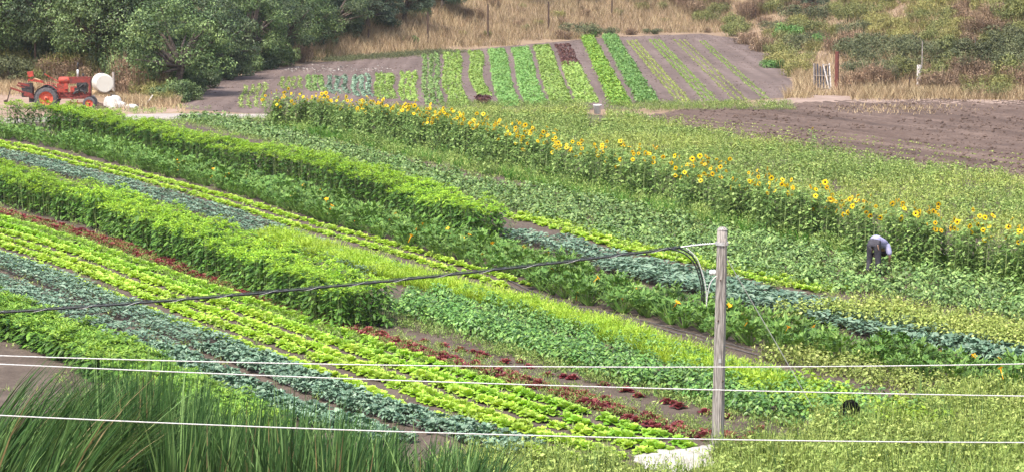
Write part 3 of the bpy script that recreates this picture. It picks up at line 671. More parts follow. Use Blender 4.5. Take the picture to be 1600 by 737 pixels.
# olive coriander gone to seed
bOl = Bed([(1292, 463), (1390, 462), (1471, 476), (1600, 496)], 1.9, .6, ext=(5, 0))
stuff_from('seeding_herb_mass', [bush_plant(80, .58, .27, (.055, .1)) for _ in range(4)] + [weed_tuft(60, .66, .22)], [MAT['olive']], bOl.rows(8, .22, .1), 'olive yellow herbs gone to seed right of the kale', 'herb bed', (.85, 1.2))
bOl2 = Bed([(1235, 560), (1309, 572), (1390, 592), (1444, 603), (1526, 620), (1600, 640)], 1.0, 0, ext=(3, 0))
stuff_from('olive_weed_strip', [bush_plant(90, .38, .26, (.045, .085)) for _ in range(4)] + [weed_tuft(60, .45, .22)], [MAT['olive']], bOl2.rows(4, .3, .1), 'olive weeds between the squash and the lime plants', 'weeds', (.8, 1.2))
# weeds in the red lettuce row
bJw = Bed([(81, 356), (190, 384), (271, 414), (353, 440), (400, 456), (481, 490), (557, 516), (620, 530), (700, 549), (800, 585), (881, 606), (963, 632), (1044, 654), (1112, 670), (1200, 690)], 1.15, 0, ext=(3, 6))
stuff_from('row_weeds', [weed_tuft(44, .26, .2) for _ in range(6)], [MAT['weed']], bJw.rows(6, .26, .1, .08), 'low green weeds choking the red lettuce row', 'weeds', (.4, .8))
bJx = Bed([(440, 470), (520, 492), (600, 512), (700, 535), (800, 568), (881, 590), (963, 614), (1044, 634), (1112, 652), (1200, 674)], 1.0, 0, True)
stuff_from('row_edge_weeds', [weed_tuft(44, .26, .2) for _ in range(5)] + [bush_plant(40, .2, .2, (.04, .08))], [MAT['weed']], bJx.scatter(14), 'green weeds between the red lettuce and the bean row', 'weeds', (.5, 1.1))
# dark grass at the foot of the sunflowers
bC = Bed([(405, 199), (481, 214), (590, 238), (671, 256), (800, 285), (881, 303), (963, 322), (1044, 342), (1126, 360), (1200, 376), (1300, 398), (1400, 416), (1500, 436), (1600, 458)], 1.4, 0, True, (3, 0))
stuff_from('foot_grass', [grass_tuft(20, .42, .16, .026) for _ in range(5)], [MAT['grassy']], bC.scatter(7), 'dark green grass growing at the foot of the sunflowers', 'grass', (.6, 1.2))
stuff_from('foot_weeds', [weed_tuft(40, .5, .23) for _ in range(5)], [MAT['weed']], bC.scatter(8), 'mixed pale weeds under the sunflower row', 'weeds', (.6, 1.2))
# thin weeds all over the field soil
lo, hi = FIELD.min(0), FIELD.max(0)
Pw = rng.uniform(lo, hi, (26000, 2)); Pw = Pw[poly_sd(Pw, FIELD) > .3]; fx = frame_x(Pw); Pw = Pw[(fx > -120) & (fx < 1720)]
gapv = fbm(Pw[:, 0] * .35, Pw[:, 1] * .35, 3); Pw = Pw[gapv > .42][:4600]
stuff_from('field_weeds', [weed_tuft(13, .13, .17) for _ in range(6)], [MAT['weed']], Pw, 'sparse low weeds on the soil between the rows', 'weeds', (.6, 1.3))
GREEN = pixpoly([(400, 198), (600, 240), (800, 282), (1044, 338), (1200, 374), (1400, 416), (1600, 456), (1800, 490), (1800, 600), (1600, 520), (1466, 500), (1292, 470), (1112, 430), (900, 372), (800, 335), (600, 275), (400, 225), (300, 200)])
lo, hi = GREEN.min(0), GREEN.max(0); Pn = rng.uniform(lo, hi, (16000, 2)); Pn = Pn[poly_sd(Pn, GREEN) > 0]; fx = frame_x(Pn); Pn = Pn[(fx > 250) & (fx < 1700)][:1700]
stuff_from('bean_bed_weeds', [weed_tuft(22, .2, .25) for _ in range(5)], [MAT['weed']], Pn, 'low green weeds filling the gaps of the bean bed', 'weeds', (.6, 1.2))
# the weedy strip behind the sunflowers
WEEDY = pixpoly([(440, 184), (600, 176), (930, 177), (1000, 189), (1200, 226), (1400, 258), (1600, 286), (1760, 312), (1760, 420), (1600, 395), (1350, 345), (1190, 310), (980, 266), (800, 230), (640, 200)])
lo, hi = WEEDY.min(0), WEEDY.max(0)
Pa = rng.uniform(lo, hi, (22000, 2)); Pa = Pa[poly_sd(Pa, WEEDY) > rng.random(len(Pa)) * .6][:6200]
bkp = gp(933.5, 181); fxa = frame_x(Pa); Pa = Pa[~((np.abs(fxa - 933.5) < 16) & (Pa[:, 1] > bkp[1] - 8))]; hh = .55 + .9 * fbm(Pa[:, 0] * .3, Pa[:, 1] * .3, 3)
fr = fbm(Pa[:, 0] * .16 + 9, Pa[:, 1] * .16, 3) + rng.normal(0, .05, len(Pa))
stuff_from('weed_meadow', [weed_tuft(25, .52, .25) for _ in range(3)] + [bush_plant(30, .42, .27, (.06, .12)) for _ in range(3)], [MAT['weed']], Pa[fr > .47], 'dense green weeds between the sunflowers and the ploughed soil', 'weeds', (.8, 1.25), hs=hh[fr > .47])
stuff_from('olive_meadow', [weed_tuft(25, .5, .25) for _ in range(3)] + [bush_plant(30, .4, .27, (.05, .1)) for _ in range(3)], [MAT['olive']], Pa[fr <= .47], 'olive seeding weeds behind the sunflowers', 'weeds', (.8, 1.25), hs=hh[fr <= .47])
# weeds in the foreground right
FORE = pixpoly([(690, 735), (860, 728), (1000, 735), (1120, 716), (1250, 690), (1300, 664), (1400, 646), (1480, 630), (1600, 616), (1800, 622), (1800, 900), (600, 900)])
lo, hi = FORE.min(0), FORE.max(0)
Pf = rng.uniform(lo, hi, (9000, 2)); d = poly_sd(Pf, FORE); Pf = Pf[(d > 0)]; Pf = Pf[Pf[:, 1] > 41][:2700]; fx = frame_x(Pf); Pf = Pf[~((fx > 975) & (fx < 1118) & (Pf[:, 1] > gp(1050, 758)[1]))]
hh = .5 + .9 * fbm(Pf[:, 0] * .5, Pf[:, 1] * .5, 3)
stuff_from('foreground_weeds', [weed_tuft(42, .55, .23) for _ in range(5)] + [bush_plant(42, .42, .26, (.055, .1)) for _ in range(5)], [MAT['fore']], Pf, 'olive yellow weeds on the near bank round the pole', 'weeds', (.75, 1.2), hs=hh)
Pf2 = Pf[rng.random(len(Pf)) < .1]
stuff_from('foreground_stems', [grass_tuft(16, .62, .2, .015) for _ in range(5)], [MAT['fore']], Pf[rng.random(len(Pf)) < .45], 'fine yellow-green grass mixed into the near weeds', 'grass', (.6, 1.2))
stuff_from('foreground_grass', [grass_tuft(16, .7, .12, .012) for _ in range(5)], [MAT['reed']], Pf2, 'thin green grass stems among the near weeds', 'grass', (.6, 1.2))

# ------------------------------------------------------------------ sunflowers
def sun_stem(h):
    mb = MB(); k = rng.uniform(-.08, .08, 2); mb.tube([(0, 0, 0), (k[0] * .4, k[1] * .4, h * .5), (k[0], k[1], h)], [.018, .015, .011], 5, .7); return mb, (k[0], k[1])
def sun_leaves(h, k, n=48):
    mb = MB(); t = rng.uniform(.08, .97, n); az = np.arange(n) * 2.4 + rng.normal(0, .3, n); d = np.stack([np.cos(az), np.sin(az), rng.normal(.05, .25, n)], -1)
    base = np.stack([k[0] * t, k[1] * t, h * t], -1); L = rng.uniform(.13, .22, n) * (1.15 - .4 * t)
    P = base + d * .07; P[:, 2] += .02
    mb.leaves(P, d, np.broadcast_to(UP, (n, 3)) + d * .35, L, L * .75, None, 0, -.1, .35)
    # thin fill of small side shoots
    q = 26; az = rng.random(q) * 6.283; r = rng.uniform(.06, .22, q); P = np.stack([np.cos(az) * r, np.sin(az) * r, rng.uniform(.15, .92, q) * h], -1)
    mb.leaves(P, rng.normal(0, 1, (q, 3)) + UP * .2, rng.normal(0, .5, (q, 3)) + UP, .09, .05, None, 0)
    return mb
def sun_head():
    # flower faces +X; petals in two rings, curved back
    pet, dsc = MB(), MB(); n = 19
    for ring, (r0, L, tilt) in enumerate(((.04, .092, .02), (.038, .082, .025))):
        az = (np.arange(n) + .5 * ring) / n * 6.283 + rng.normal(0, .06, n); d = np.stack([rng.normal(-.1, .18, n) + .12 * ring, np.cos(az), np.sin(az)], -1)
        P = np.stack([0 * az + tilt, np.cos(az) * r0, np.sin(az) * r0], -1)
        pet.leaves(P, d, np.broadcast_to(np.array([1., 0, 0]), (n, 3)), rng.uniform(.8, 1.2, n) * L, .04, None, 0, .05)
    pet.lathe([(.0, -.035), (.03, -.03), (.046, 0), (.042, .012), (.0, .013)], 12, 'x', a=.1, m=1)
    dsc.lathe([(.045, .012), (.042, .028), (.028, .037), (.0, .04)], 14, 'x')
    return pet, dsc
stems = []
for h in (1.35, 1.5, 1.6, 1.7, 1.8):
    mb, k = sun_stem(h); stems.append((h, k, mb.mesh('sunflower_stem', [MAT['sun_stem']]), sun_leaves(h, k).mesh('sunflower_leaves', [MAT['sun_leaf']])))
heads = []
for _ in range(4):
    a, b = sun_head(); heads.append((a.mesh('sunflower_petals', [MAT['petal'], MAT['sun_stem']]), b.mesh('sunflower_disc', [MAT['disc']], True)))
def sunflower(p, label, nh=None, vi=None, z=.03):
    n = nh if nh is not None else int(rng.choice([0, 1, 2, 3, 3, 3]))
    if nh is None: label = ('sunflower without open flower', 'sunflower with one yellow head', 'sunflower with two yellow heads', 'branching sunflower with three yellow heads')[n] + label(p)
    h, k, sm, lm = stems[int(rng.integers(5)) if vi is None else vi]
    r = mk('sunflower', None, None, (p[0], p[1], z), 0, rng.uniform(.93, 1.07), label, 'sunflower', 'sunflowers in the long row'); r.empty_display_size = .1
    mk('stem', sm, r); mk('leaves', lm, r)
    for j in range(n):
        az = -math.pi / 2 + rng.normal(.2, 1.05)
        off = np.array([k[0], k[1], h]) if j == 0 else np.array([k[0] * .9 + rng.uniform(-.2, .2), k[1] * .9 + rng.uniform(-.15, .1), h - rng.uniform(.1, .3)])
        pm, dm = heads[int(rng.integers(4))]
        hd = mk('flower_head', pm, r, off, 0, rng.uniform(.46, .8)); hd.rotation_euler = (0, rng.normal(-.1, .5), az)
        mk('disc', dm, hd)
        if j:
            s_ = MB(); q = np.array([k[0] * .7, k[1] * .7, h * .7]); s_.tube([q, (q + off) / 2 + np.array([0, 0, -.04]), off - np.array([math.cos(az) * .03, math.sin(az) * .03, 0])], [.009, .008, .007], 4, .7); mk('branch', s_.mesh('sunflower_branch', [MAT['sun_stem']]), r)
bS = Bed([(428, 148), (520, 153), (640, 168), (720, 182), (800, 197), (881, 217), (976, 232), (1044, 248), (1112, 258), (1188, 274), (1240, 290), (1330, 306), (1400, 322), (1500, 342), (1600, 356)], .85, 1.6, ext=(4, 0))
PS = bS.rows(2, .45, .12, .06); PS = np.concatenate([PS, bS.rows(1, .3, .15)]); PS = PS[(np.arange(len(PS)) < len(bS.rows(2, .45, .12, .06))) | (frame_x(PS) < 830)]
for p in PS: sunflower(p, seg('', [640, 1010, 1300], ['in the row, before the cabbage beds', 'in the row, before the salad beds', 'in the row, before the weed meadow', 'in the row behind the bending worker']))
stuff_from('sunflower_undergrowth', [tall_plant(1.35, .26, mats=(0, 0, 0), far=True) for _ in range(4)] + [weed_tuft(80, 1.2, .24) for _ in range(3)], [MAT['sun_leaf']], np.concatenate([bS.scatter(10), bC.scatter(.8)]), 'leafy undergrowth inside the sunflower row', 'undergrowth', (.7, 1.08))
sunflower(gp(1268, 262), 'lone sunflower in the weeds at the edge of the ploughed soil', 1, 2)

# ------------------------------------------------------------------ cattail clumps in the foreground
def reed_clump(n, h, lean, spread=.28):
    mb = MB(); az = rng.random(n) * 6.283; rr = spread * np.sqrt(rng.random(n)); P = np.stack([np.cos(az) * rr, np.sin(az) * rr, 0 * az], -1)
    ln = np.array(lean) + np.stack([rng.normal(0, .12, n), rng.normal(0, .12, n), 0 * az], -1)
    b = np.stack([np.cos(az), np.sin(az), -.25 + 0 * az], -1) * (rng.random(n) ** 2 * .4)[:, None] + ln * .4; b[:, 2] -= .05
    side = nrm(np.stack([np.ones(n), rng.normal(0, .6, n), 0 * az], -1))
    mb.blades(P, np.stack([np.cos(az) * .08, np.sin(az) * .08, np.ones(n)], -1) + ln * .3, h * rng.uniform(.5, 1.12, n), rng.uniform(.03, .058, n), b, 5, np.clip(rng.normal(.45, .27, n), 0, 1), (rng.random(n) < .025).astype(int).repeat(10), side)
    return mb
rv = [reed_clump(38, 2.1, (.04, 0, 0)) for _ in range(3)] + [reed_clump(38, 1.9, (.16, 0, 0)) for _ in range(2)]
rlean = [reed_clump(44, 2.2, (1.1, -.1, -.1)) for _ in range(3)]
rm = [v.mesh('cattail_clump', [MAT['reed'], MAT['reed_dry']]) for v in rv]; rl = [v.mesh('cattail_clump', [MAT['reed'], MAT['reed_dry']]) for v in rlean]
def reeds(px0, px1, Y0, Y1, n, top, label, meshes):
    for _ in range(n):
        Y = rng.uniform(Y0, Y1); x = rng.uniform(px0, px1); X = (x - 800) / FPX * Y
        hgt = np.interp(x, [p[0] for p in top], [p[1] for p in top])      # wanted pixel row of the tips
        zt = at(x, hgt, Y)[2] * rng.uniform(.85, 1.22)
        mk('cattail_clump', meshes[int(rng.integers(len(meshes)))], None, (X, Y, terr(np.array([[X, Y]]))[0]), rng.uniform(-.5, .5), (1, 1, max(zt, .5) / 2.0), label, 'cattail', 'cattails along the near ditch')
TOP = [(-60, 575), (30, 585), (100, 625), (150, 590), (230, 585), (300, 610), (340, 640), (400, 640), (470, 650), (560, 675), (640, 690), (720, 700), (800, 715)]
reeds(-60, 120, 40.5, 45, 44, [(-60, 590), (30, 600), (120, 632)], 'cattail clump blown over and leaning in the corner of the ditch', rl)
reeds(110, 345, 40.5, 46, 64, TOP, 'tall upright cattail clump beside the leaning ones', rm)
reeds(350, 600, 40.5, 45.5, 52, TOP, 'cattail clump in front of the hose bed', rm)
reeds(600, 770, 41, 45, 22, TOP, 'short cattail clump at the thin end of the reeds', rm)

# ------------------------------------------------------------------ far field beds
def farbed(name, tl, tr, bl, br, rows, variants, mat, label, step=.3, cat='crop bed', bend=.12, scale=(.85, 1.15), miss=0., part=(0., 1.)):
    A, B, Cc, D = (gp(*p) for p in (tl, tr, bl, br)); mb = MB(); arrs = [v.arrays() for v in variants]
    L = np.linalg.norm((Cc + D) / 2 - (A + B) / 2); n = int(L * (part[1] - part[0]) / step)
    side = nrm((br and (D - Cc))[None])[0]
    for r in range(rows):
        f = (r + .5) / rows
        for i in range(n):
            if rng.random() < miss + .07: continue
            t = part[0] + (part[1] - part[0]) * (i + rng.random() * .6) / n
            p = (A * (1 - f) + B * f) * (1 - t) + (Cc * (1 - f) + D * f) * t + side * (math.sin(t * 6.5 + .4) * bend * .8 + rng.normal(0, .055))
            s_ = rng.uniform(scale[0] * .7, scale[1] * 1.1); mb.put(arrs[rng.integers(len(arrs))], xf((p[0], p[1], .06), rng.random() * 6.28, s_))
    return mk(name, mb.mesh(name, [mat]), label=label, cat=cat, kind='stuff')
fl = [bush_plant(13, .17, .125, (.07, .12)) for _ in range(4)]; fbig = [bush_plant(22, .34, .25, (.1, .17)) for _ in range(4)]
fsm = [bush_plant(7, .1, .11, (.06, .11)) for _ in range(4)]
farbed('seedling_bed', (378, 138), (418, 132), (372, 172), (418, 172), 4, fsm, MAT['weed'], 'pale seedling lines at the path end of the far field', .3)
farbed('salad_bed', (436, 125), (470, 122), (436, 142), (476, 142), 4, fsm, MAT['weed'], 'pale green short bed left of the bluish cabbage bed', .26)
farbed('salad_bed', (474, 122), (504, 122), (480, 146), (512, 146), 3, fl, MAT['bean'], 'mid green short bed touching the bluish cabbage bed', .3)
farbed('cabbage_bed', (508, 122), (542, 122), (512, 150), (548, 150), 3, fl, MAT['kale'], 'bluish cabbage bed behind the sunflower heads', .32)
farbed('cabbage_bed', (546, 122), (578, 121), (552, 154), (586, 154), 3, fl, MAT['kale'], 'second bluish cabbage bed next to the lime bed', .32)
farbed('lettuce_bed', (583, 120), (614, 118), (588, 158), (620, 158), 4, fl, MAT['far_lime'], 'short lime lettuce bed beside the cabbages', .3)
farbed('lettuce_bed', (622, 116), (650, 114), (626, 162), (654, 162), 3, fl, MAT['far_lime'], 'three-line lettuce bed starting half way down the far field', .3)
farbed('lettuce_bed', (657, 88), (685, 86), (662, 168), (694, 168), 3, fl, MAT['bean'], 'mid green bed with dark gaps between its lines', .3)
farbed('lettuce_bed', (688, 84), (716, 82), (702, 170), (732, 170), 4, fl, MAT['far_lime'], 'bending light green bed beside the narrow lime bed', .28, bend=.22)
farbed('lime_bed', (728, 83), (750, 82), (744, 152), (764, 152), 3, fl, MAT['far_lime'], 'narrow three-line lime bed ending in red', .22, bend=.25)
farbed('red_leaf_bed', (743, 154), (764, 154), (744, 169), (766, 169), 3, fl, MAT['far_red'], 'short dark red block at the foot of the lime bed', .25, bend=0)
FB = fol('far_salad_leaf', [(.08, .19, .04), (.15, .3, .07), (.25, .42, .13)], .3, .5, .35, .5)
farbed('salad_bed', (761, 80), (787, 79), (781, 170), (812, 170), 5, fl, FB, 'fresh green salad bed next to the lime bed', .26, bend=.1)
farbed('salad_bed', (798, 78), (824, 76), (820, 168), (855, 168), 5, fl, FB, 'fresh green salad bed between two other salad beds', .26, bend=.1)
farbed('salad_bed', (833, 75), (857, 73), (860, 166), (897, 166), 5, fl, MAT['far_lime'], 'light green bed left of the dark red one', .26, bend=.08)
farbed('red_leaf_bed', (866, 73), (890, 72), (901, 164), (936, 164), 4, fl, MAT['far_red'], 'dark red leaf bed between green beds', .28, bend=.05, part=(0, .47), miss=.3)
farbed('salad_bed', (866, 73), (890, 72), (901, 164), (936, 164), 5, fl, MAT['far_lime'], 'light green lower half of the dark red bed', .28, bend=.05, part=(.4, 1.))
farbed('leafy_bed', (909, 62), (926, 61), (955, 168), (987, 170), 3, fbig, MAT['herb'], 'raised bright green bed left of the thin seedling lines', .36, bend=0)
farbed('leafy_bed', (941, 59), (962, 58), (995, 163), (1028, 164), 3, fbig, FB, 'raised deep green bed nearest the thin seedling lines', .36, bend=0)
farbed('seedling_bed', (977, 66), (996, 65), (1056, 163), (1082, 162), 3, fsm, MAT['olive'], 'three thin pale lines beside the raised green bed', .2, bend=0, scale=(.55, .9))
farbed('seedling_bed', (1011, 64), (1033, 64), (1100, 164), (1126, 163), 3, fsm, MAT['far_lime'], 'three thin lime lines on bare soil', .2, bend=0, scale=(.55, .95))
farbed('seedling_bed', (1049, 64), (1074, 65), (1144, 162), (1172, 160), 3, fsm, MAT['olive'], 'faint seedling lines near the edge of the far field', .25, bend=0, scale=(.5, .8), miss=.15)
farbed('seedling_bed', (1090, 66), (1103, 66), (1188, 158), (1206, 157), 2, fsm, MAT['weed'], 'outermost pale green line of the far field', .24, bend=0, scale=(.5, .9))
for k, (a, b) in enumerate((((1056, 185), (1640, 254)), ((1050, 188), (1640, 262)), ((1052, 191.5), (1640, 270)), ((1060, 196), (1640, 279)), ((1100, 204), (1640, 288)))):
    farbed('seedling_line', a, (a[0] + 1, a[1] - .5), b, (b[0] + 1, b[1] - .5), 1, fsm, MAT['olive'], 'line of tiny seedlings across the ploughed soil', .26, 'seedlings', 0, (.55, .85), .1).location.z = .06
grn = rng.uniform(0, 1, (900, 1)); edge = np.array([gp(x, y) for x, y in [(510, 98), (650, 87), (700, 84)]])
Pg = np.stack([np.interp(grn[:, 0], [0, .7, 1], edge[:, 0]), np.interp(grn[:, 0], [0, .7, 1], edge[:, 1])], -1) + rng.normal(0, .9, (900, 2))
stuff_from('margin_weeds', [weed_tuft(22, .3, .25) for _ in range(4)], [MAT['brush_gr']], Pg, 'green weed margin along the top of the far field', 'weeds', (.7, 1.3), zf=lambda P: terr(P) + .03)
Pg = gp(rng.uniform(690, 1240, 900), rng.uniform(164, 176, 900)); Pg = Pg[np.abs(frame_x(Pg) - 933.5) > 12]
stuff_from('headland_weeds', [weed_tuft(30, .3, .25) for _ in range(4)], [MAT['weed']], Pg, 'low green weeds along the foot of the far beds', 'weeds', (.6, 1.2))
Pg = gp(rng.uniform(-60, 460, 1500), rng.uniform(170, 202, 1500)); okk = poly_sd(Pg, FARF) < .2; Pg = Pg[okk]
pyv = np.abs(fbm(Pg[:, 0] * .3, Pg[:, 1] * .3, 2)); Pg = Pg[pyv > .5]
stuff_from('path_edge_weeds', [weed_tuft(24, .28, .22) for _ in range(4)], [MAT['weed']], Pg, 'straggling weeds along the edges of the dirt path', 'weeds', (.5, 1.1), z=.05)
# white dried scraps lying on the far soil
mb = MB(); n = 230; Pq = gp(rng.uniform(448, 615, n), rng.normal(111, 2.6, n)); P3 = np.column_stack([Pq, np.full(n, .1)])
mb.leaves(P3, rng.normal(0, 1, (n, 3)) * [1, 1, .2], np.broadcast_to(UP, (n, 3)) + rng.normal(0, .3, (n, 3)), rng.uniform(.08, .26, n), rng.uniform(.04, .12, n), None, 0, .3)
mk('white_scraps', mb.mesh('white_scraps', [MAT['pale']]), label='white dried scraps strewn over the bare far soil', cat='scraps', kind='stuff')

# ------------------------------------------------------------------ trees and brush
def tree_meshes(h, r, ncl, nleaf, leaf=(.14, .26), low=.02):
    tr, cr = MB(), MB(); tips = []
    for i in range(ncl):
        az = rng.random() * 6.283; ph = math.acos(1 - rng.random() * 1.75); f = rng.uniform(.45, 1.0) ** .6
        c = np.array([math.cos(az) * math.sin(ph) * r * f, math.sin(az) * math.sin(ph) * r * f, h * (.5 + low / 2) + math.cos(ph) * h * (.5 - low / 2) * f * .95])
        c[:2] *= 1 + .22 * math.sin(az * 3 + i); tips.append((c, f))
    for c, f in tips:
        rc = rng.uniform(.12, .25) * r; cv = rng.uniform(.08, .85); m = int(nleaf * rng.uniform(.7, 1.3))
        u = nrm(rng.normal(0, 1, (m, 3))); rad = rng.uniform(.55, 1.1, m) ** .7
        P = c + u * rad[:, None] * rc * np.array([1.15, 1.15, .8])
        N = nrm(u * .7 + UP * .5 + rng.normal(0, .4, (m, 3))); D = nrm(np.cross(N, rng.normal(0, 1, (m, 3)))); D[:, 2] -= .2
        L = rng.uniform(*leaf, m); cr.leaves(P, D, N, L, L * .6, np.clip(rng.normal(cv, .2, m), 0, 1), 0, -.1, .1)
    base = np.array([0, 0, -.3]); fork = np.array([rng.normal(0, .2), rng.normal(0, .2), h * .28])
    tr.tube([base, fork * .5, fork], [r * .1, r * .075, r * .06], 8)
    for c, f in tips[::3]:
        mid = fork * .5 + c * .5 + rng.normal(0, .15, 3) * r * .3; tr.tube([fork, mid, c * .97], [r * .045, r * .028, r * .01], 5, cap=False)
    return tr, cr
def tree_variant(h, r, ncl, nleaf, mat, leaf):
    t, c = tree_meshes(h, r, ncl, nleaf, leaf); return t.mesh('tree_trunk', [MAT['bark']], True), c.mesh('tree_crown', [mat])
TV = {'willow': [tree_variant(6.5, 3.4, 95, 190, MAT['tree1'], (.1, .2)) for _ in range(2)],
      'oak': [tree_variant(6.5, 3.4, 90, 190, MAT['tree2'], (.1, .2)) for _ in range(2)],
      'far': [tree_variant(6.5, 3.2, 70, 170, MAT['tree3'], (.13, .25)) for _ in range(2)]}
def tree(kind, x, y, sc, label, sz=1.0, vi=None):
    p = hit(x, y); t, c = TV[kind][int(rng.integers(2)) if vi is None else vi]
    r = mk(kind + '_tree' if kind != 'far' else 'broadleaf_tree', None, None, p, rng.random() * 6.28, (sc, sc, sc * sz), label, 'tree', 'trees along the left slope')
    mk('trunk', t, r); mk('crown', c, r)
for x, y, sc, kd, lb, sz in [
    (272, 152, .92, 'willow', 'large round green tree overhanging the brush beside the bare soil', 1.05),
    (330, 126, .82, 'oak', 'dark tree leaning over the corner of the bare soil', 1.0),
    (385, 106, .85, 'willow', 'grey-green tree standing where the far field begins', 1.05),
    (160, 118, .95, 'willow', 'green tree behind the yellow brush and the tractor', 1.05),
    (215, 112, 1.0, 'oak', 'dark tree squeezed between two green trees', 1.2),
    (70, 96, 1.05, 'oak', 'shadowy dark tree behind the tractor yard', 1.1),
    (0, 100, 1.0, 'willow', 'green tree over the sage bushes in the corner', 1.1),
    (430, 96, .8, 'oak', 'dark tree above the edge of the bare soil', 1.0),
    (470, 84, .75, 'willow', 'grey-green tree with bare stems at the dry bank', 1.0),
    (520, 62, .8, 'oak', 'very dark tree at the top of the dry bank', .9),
    (575, 50, .8, 'far', 'dusky tree behind the first fence post', .8),
    (630, 36, .75, 'far', 'dusky tree at the crest of the dry bank', .8),
    (690, 18, .75, 'far', 'bluish tree peeping over the dry bank crest', .7),
    (120, 60, 1.2, 'oak', 'tall dark tree in the second rank behind the yard', 1.2), (300, 70, 1.25, 'oak', 'tall dark tree in the second rank behind the large round tree', 1.2),
    (400, 60, 1.2, 'far', 'tall dusky tree behind the grey-green trees', 1.1), (480, 40, 1.1, 'far', 'tall dusky tree behind the bare stems', 1.1), (560, 24, 1.1, 'far', 'tall dusky tree on the slope behind the dark one', 1.0),
    (20, 50, 1.3, 'oak', 'tall dark tree in the second rank over the corner', 1.2), (215, 50, 1.3, 'oak', 'tall dark tree filling the slope behind', 1.2),
    (820, -2, .6, 'far', 'low bluish tree showing above the dry bank', .6), (900, -4, .6, 'far', 'low bluish tree above the round bush on the bank', .6), (980, -4, .55, 'far', 'low bluish tree above the end of the bank', .6),
    (1270, 18, .42, 'far', 'dusky shrubby tree up the brush hill', .8), (1340, 4, .5, 'far', 'dusky shrubby tree high on the brush hill', .8)]:
    tree(kd, x, y, sc, lb, sz)
def shrub_mesh(r, h, n, leaf, twigs=10, wisp=0, lw=.5):
    f, s_ = MB(), MB(); k = 16; cen = []
    for i in range(k):
        az = rng.random() * 6.283; q = rng.random() ** .5 * .8; cen.append((math.cos(az) * q * r, math.sin(az) * q * r, h * rng.uniform(.25, .85) * (1 - .45 * q * q)))
    cen = np.array(cen); i = rng.integers(0, k, n); u = nrm(rng.normal(0, 1, (n, 3))); P = cen[i] + u * (rng.uniform(.4, 1.05, n) ** .6)[:, None] * np.array([r * .36, r * .36, h * .26])
    P[:, 2] = np.maximum(P[:, 2], .05); N = nrm(u + UP * .6 + rng.normal(0, .4, (n, 3))); D = nrm(np.cross(N, rng.normal(0, 1, (n, 3))) + UP * .25)
    L = rng.uniform(*leaf, n); cv = rng.uniform(.2, .75, k); f.leaves(P, D, N, L, L * lw, np.clip(rng.normal(cv[i], .2), 0, 1), 0)
    if wisp:
        az = rng.random(wisp) * 6.283; q = np.sqrt(rng.random(wisp)) * r * .9; Pb = np.stack([np.cos(az) * q, np.sin(az) * q, 0 * az], -1)
        f.blades(Pb, np.stack([np.cos(az) * .25, np.sin(az) * .25, np.ones(wisp)], -1), h * rng.uniform(.7, 1.35, wisp), .035, np.stack([np.cos(az), np.sin(az), 0 * az], -1) * .2, 2, None, 0)
    for j in range(twigs): c = cen[j % k]; s_.tube([(c[0] * .1, c[1] * .1, -.1), c * [.6, .6, .5], c], [.035, .022, .008], 4, cap=False)
    return f, s_
def shrub_variant(mat, *a, **k):
    f, s_ = shrub_mesh(*a, **k); return f.mesh('shrub_foliage', [mat]), s_.mesh('shrub_stems', [MAT['twig']])
SV = {'olive': [shrub_variant(MAT['brush_ol'], 1.2, 1.2, 2600, (.07, .15), wisp=40) for _ in range(3)],
      'green': [shrub_variant(MAT['brush_gr'], 1.2, 1.2, 2600, (.07, .15)) for _ in range(3)],
      'dry': [shrub_variant(MAT['brush_br'], 1.0, 1.25, 2000, (.07, .16), 14, 90, .35) for _ in range(3)],
      'yellow': [shrub_variant(MAT['brush_ye'], 1.1, 1.2, 2300, (.07, .15), wisp=50) for _ in range(3)],
      'bright': [shrub_variant(MAT['brush_bright'], 1.2, 1.3, 1700, (.12, .22)) for _ in range(2)]}
def shrub(kind, x, y, sc, label, sz=1.0):
    p = hit(x, y); f, s_ = SV[kind][int(rng.integers(len(SV[kind])))]
    r = mk(kind + '_shrub', None, None, (p[0], p[1], p[2] - .05), rng.random() * 6.28, (sc, sc, sc * sz), label, 'shrub', 'shrubs on the slopes'); mk('foliage', f, r); mk('stems', s_, r)
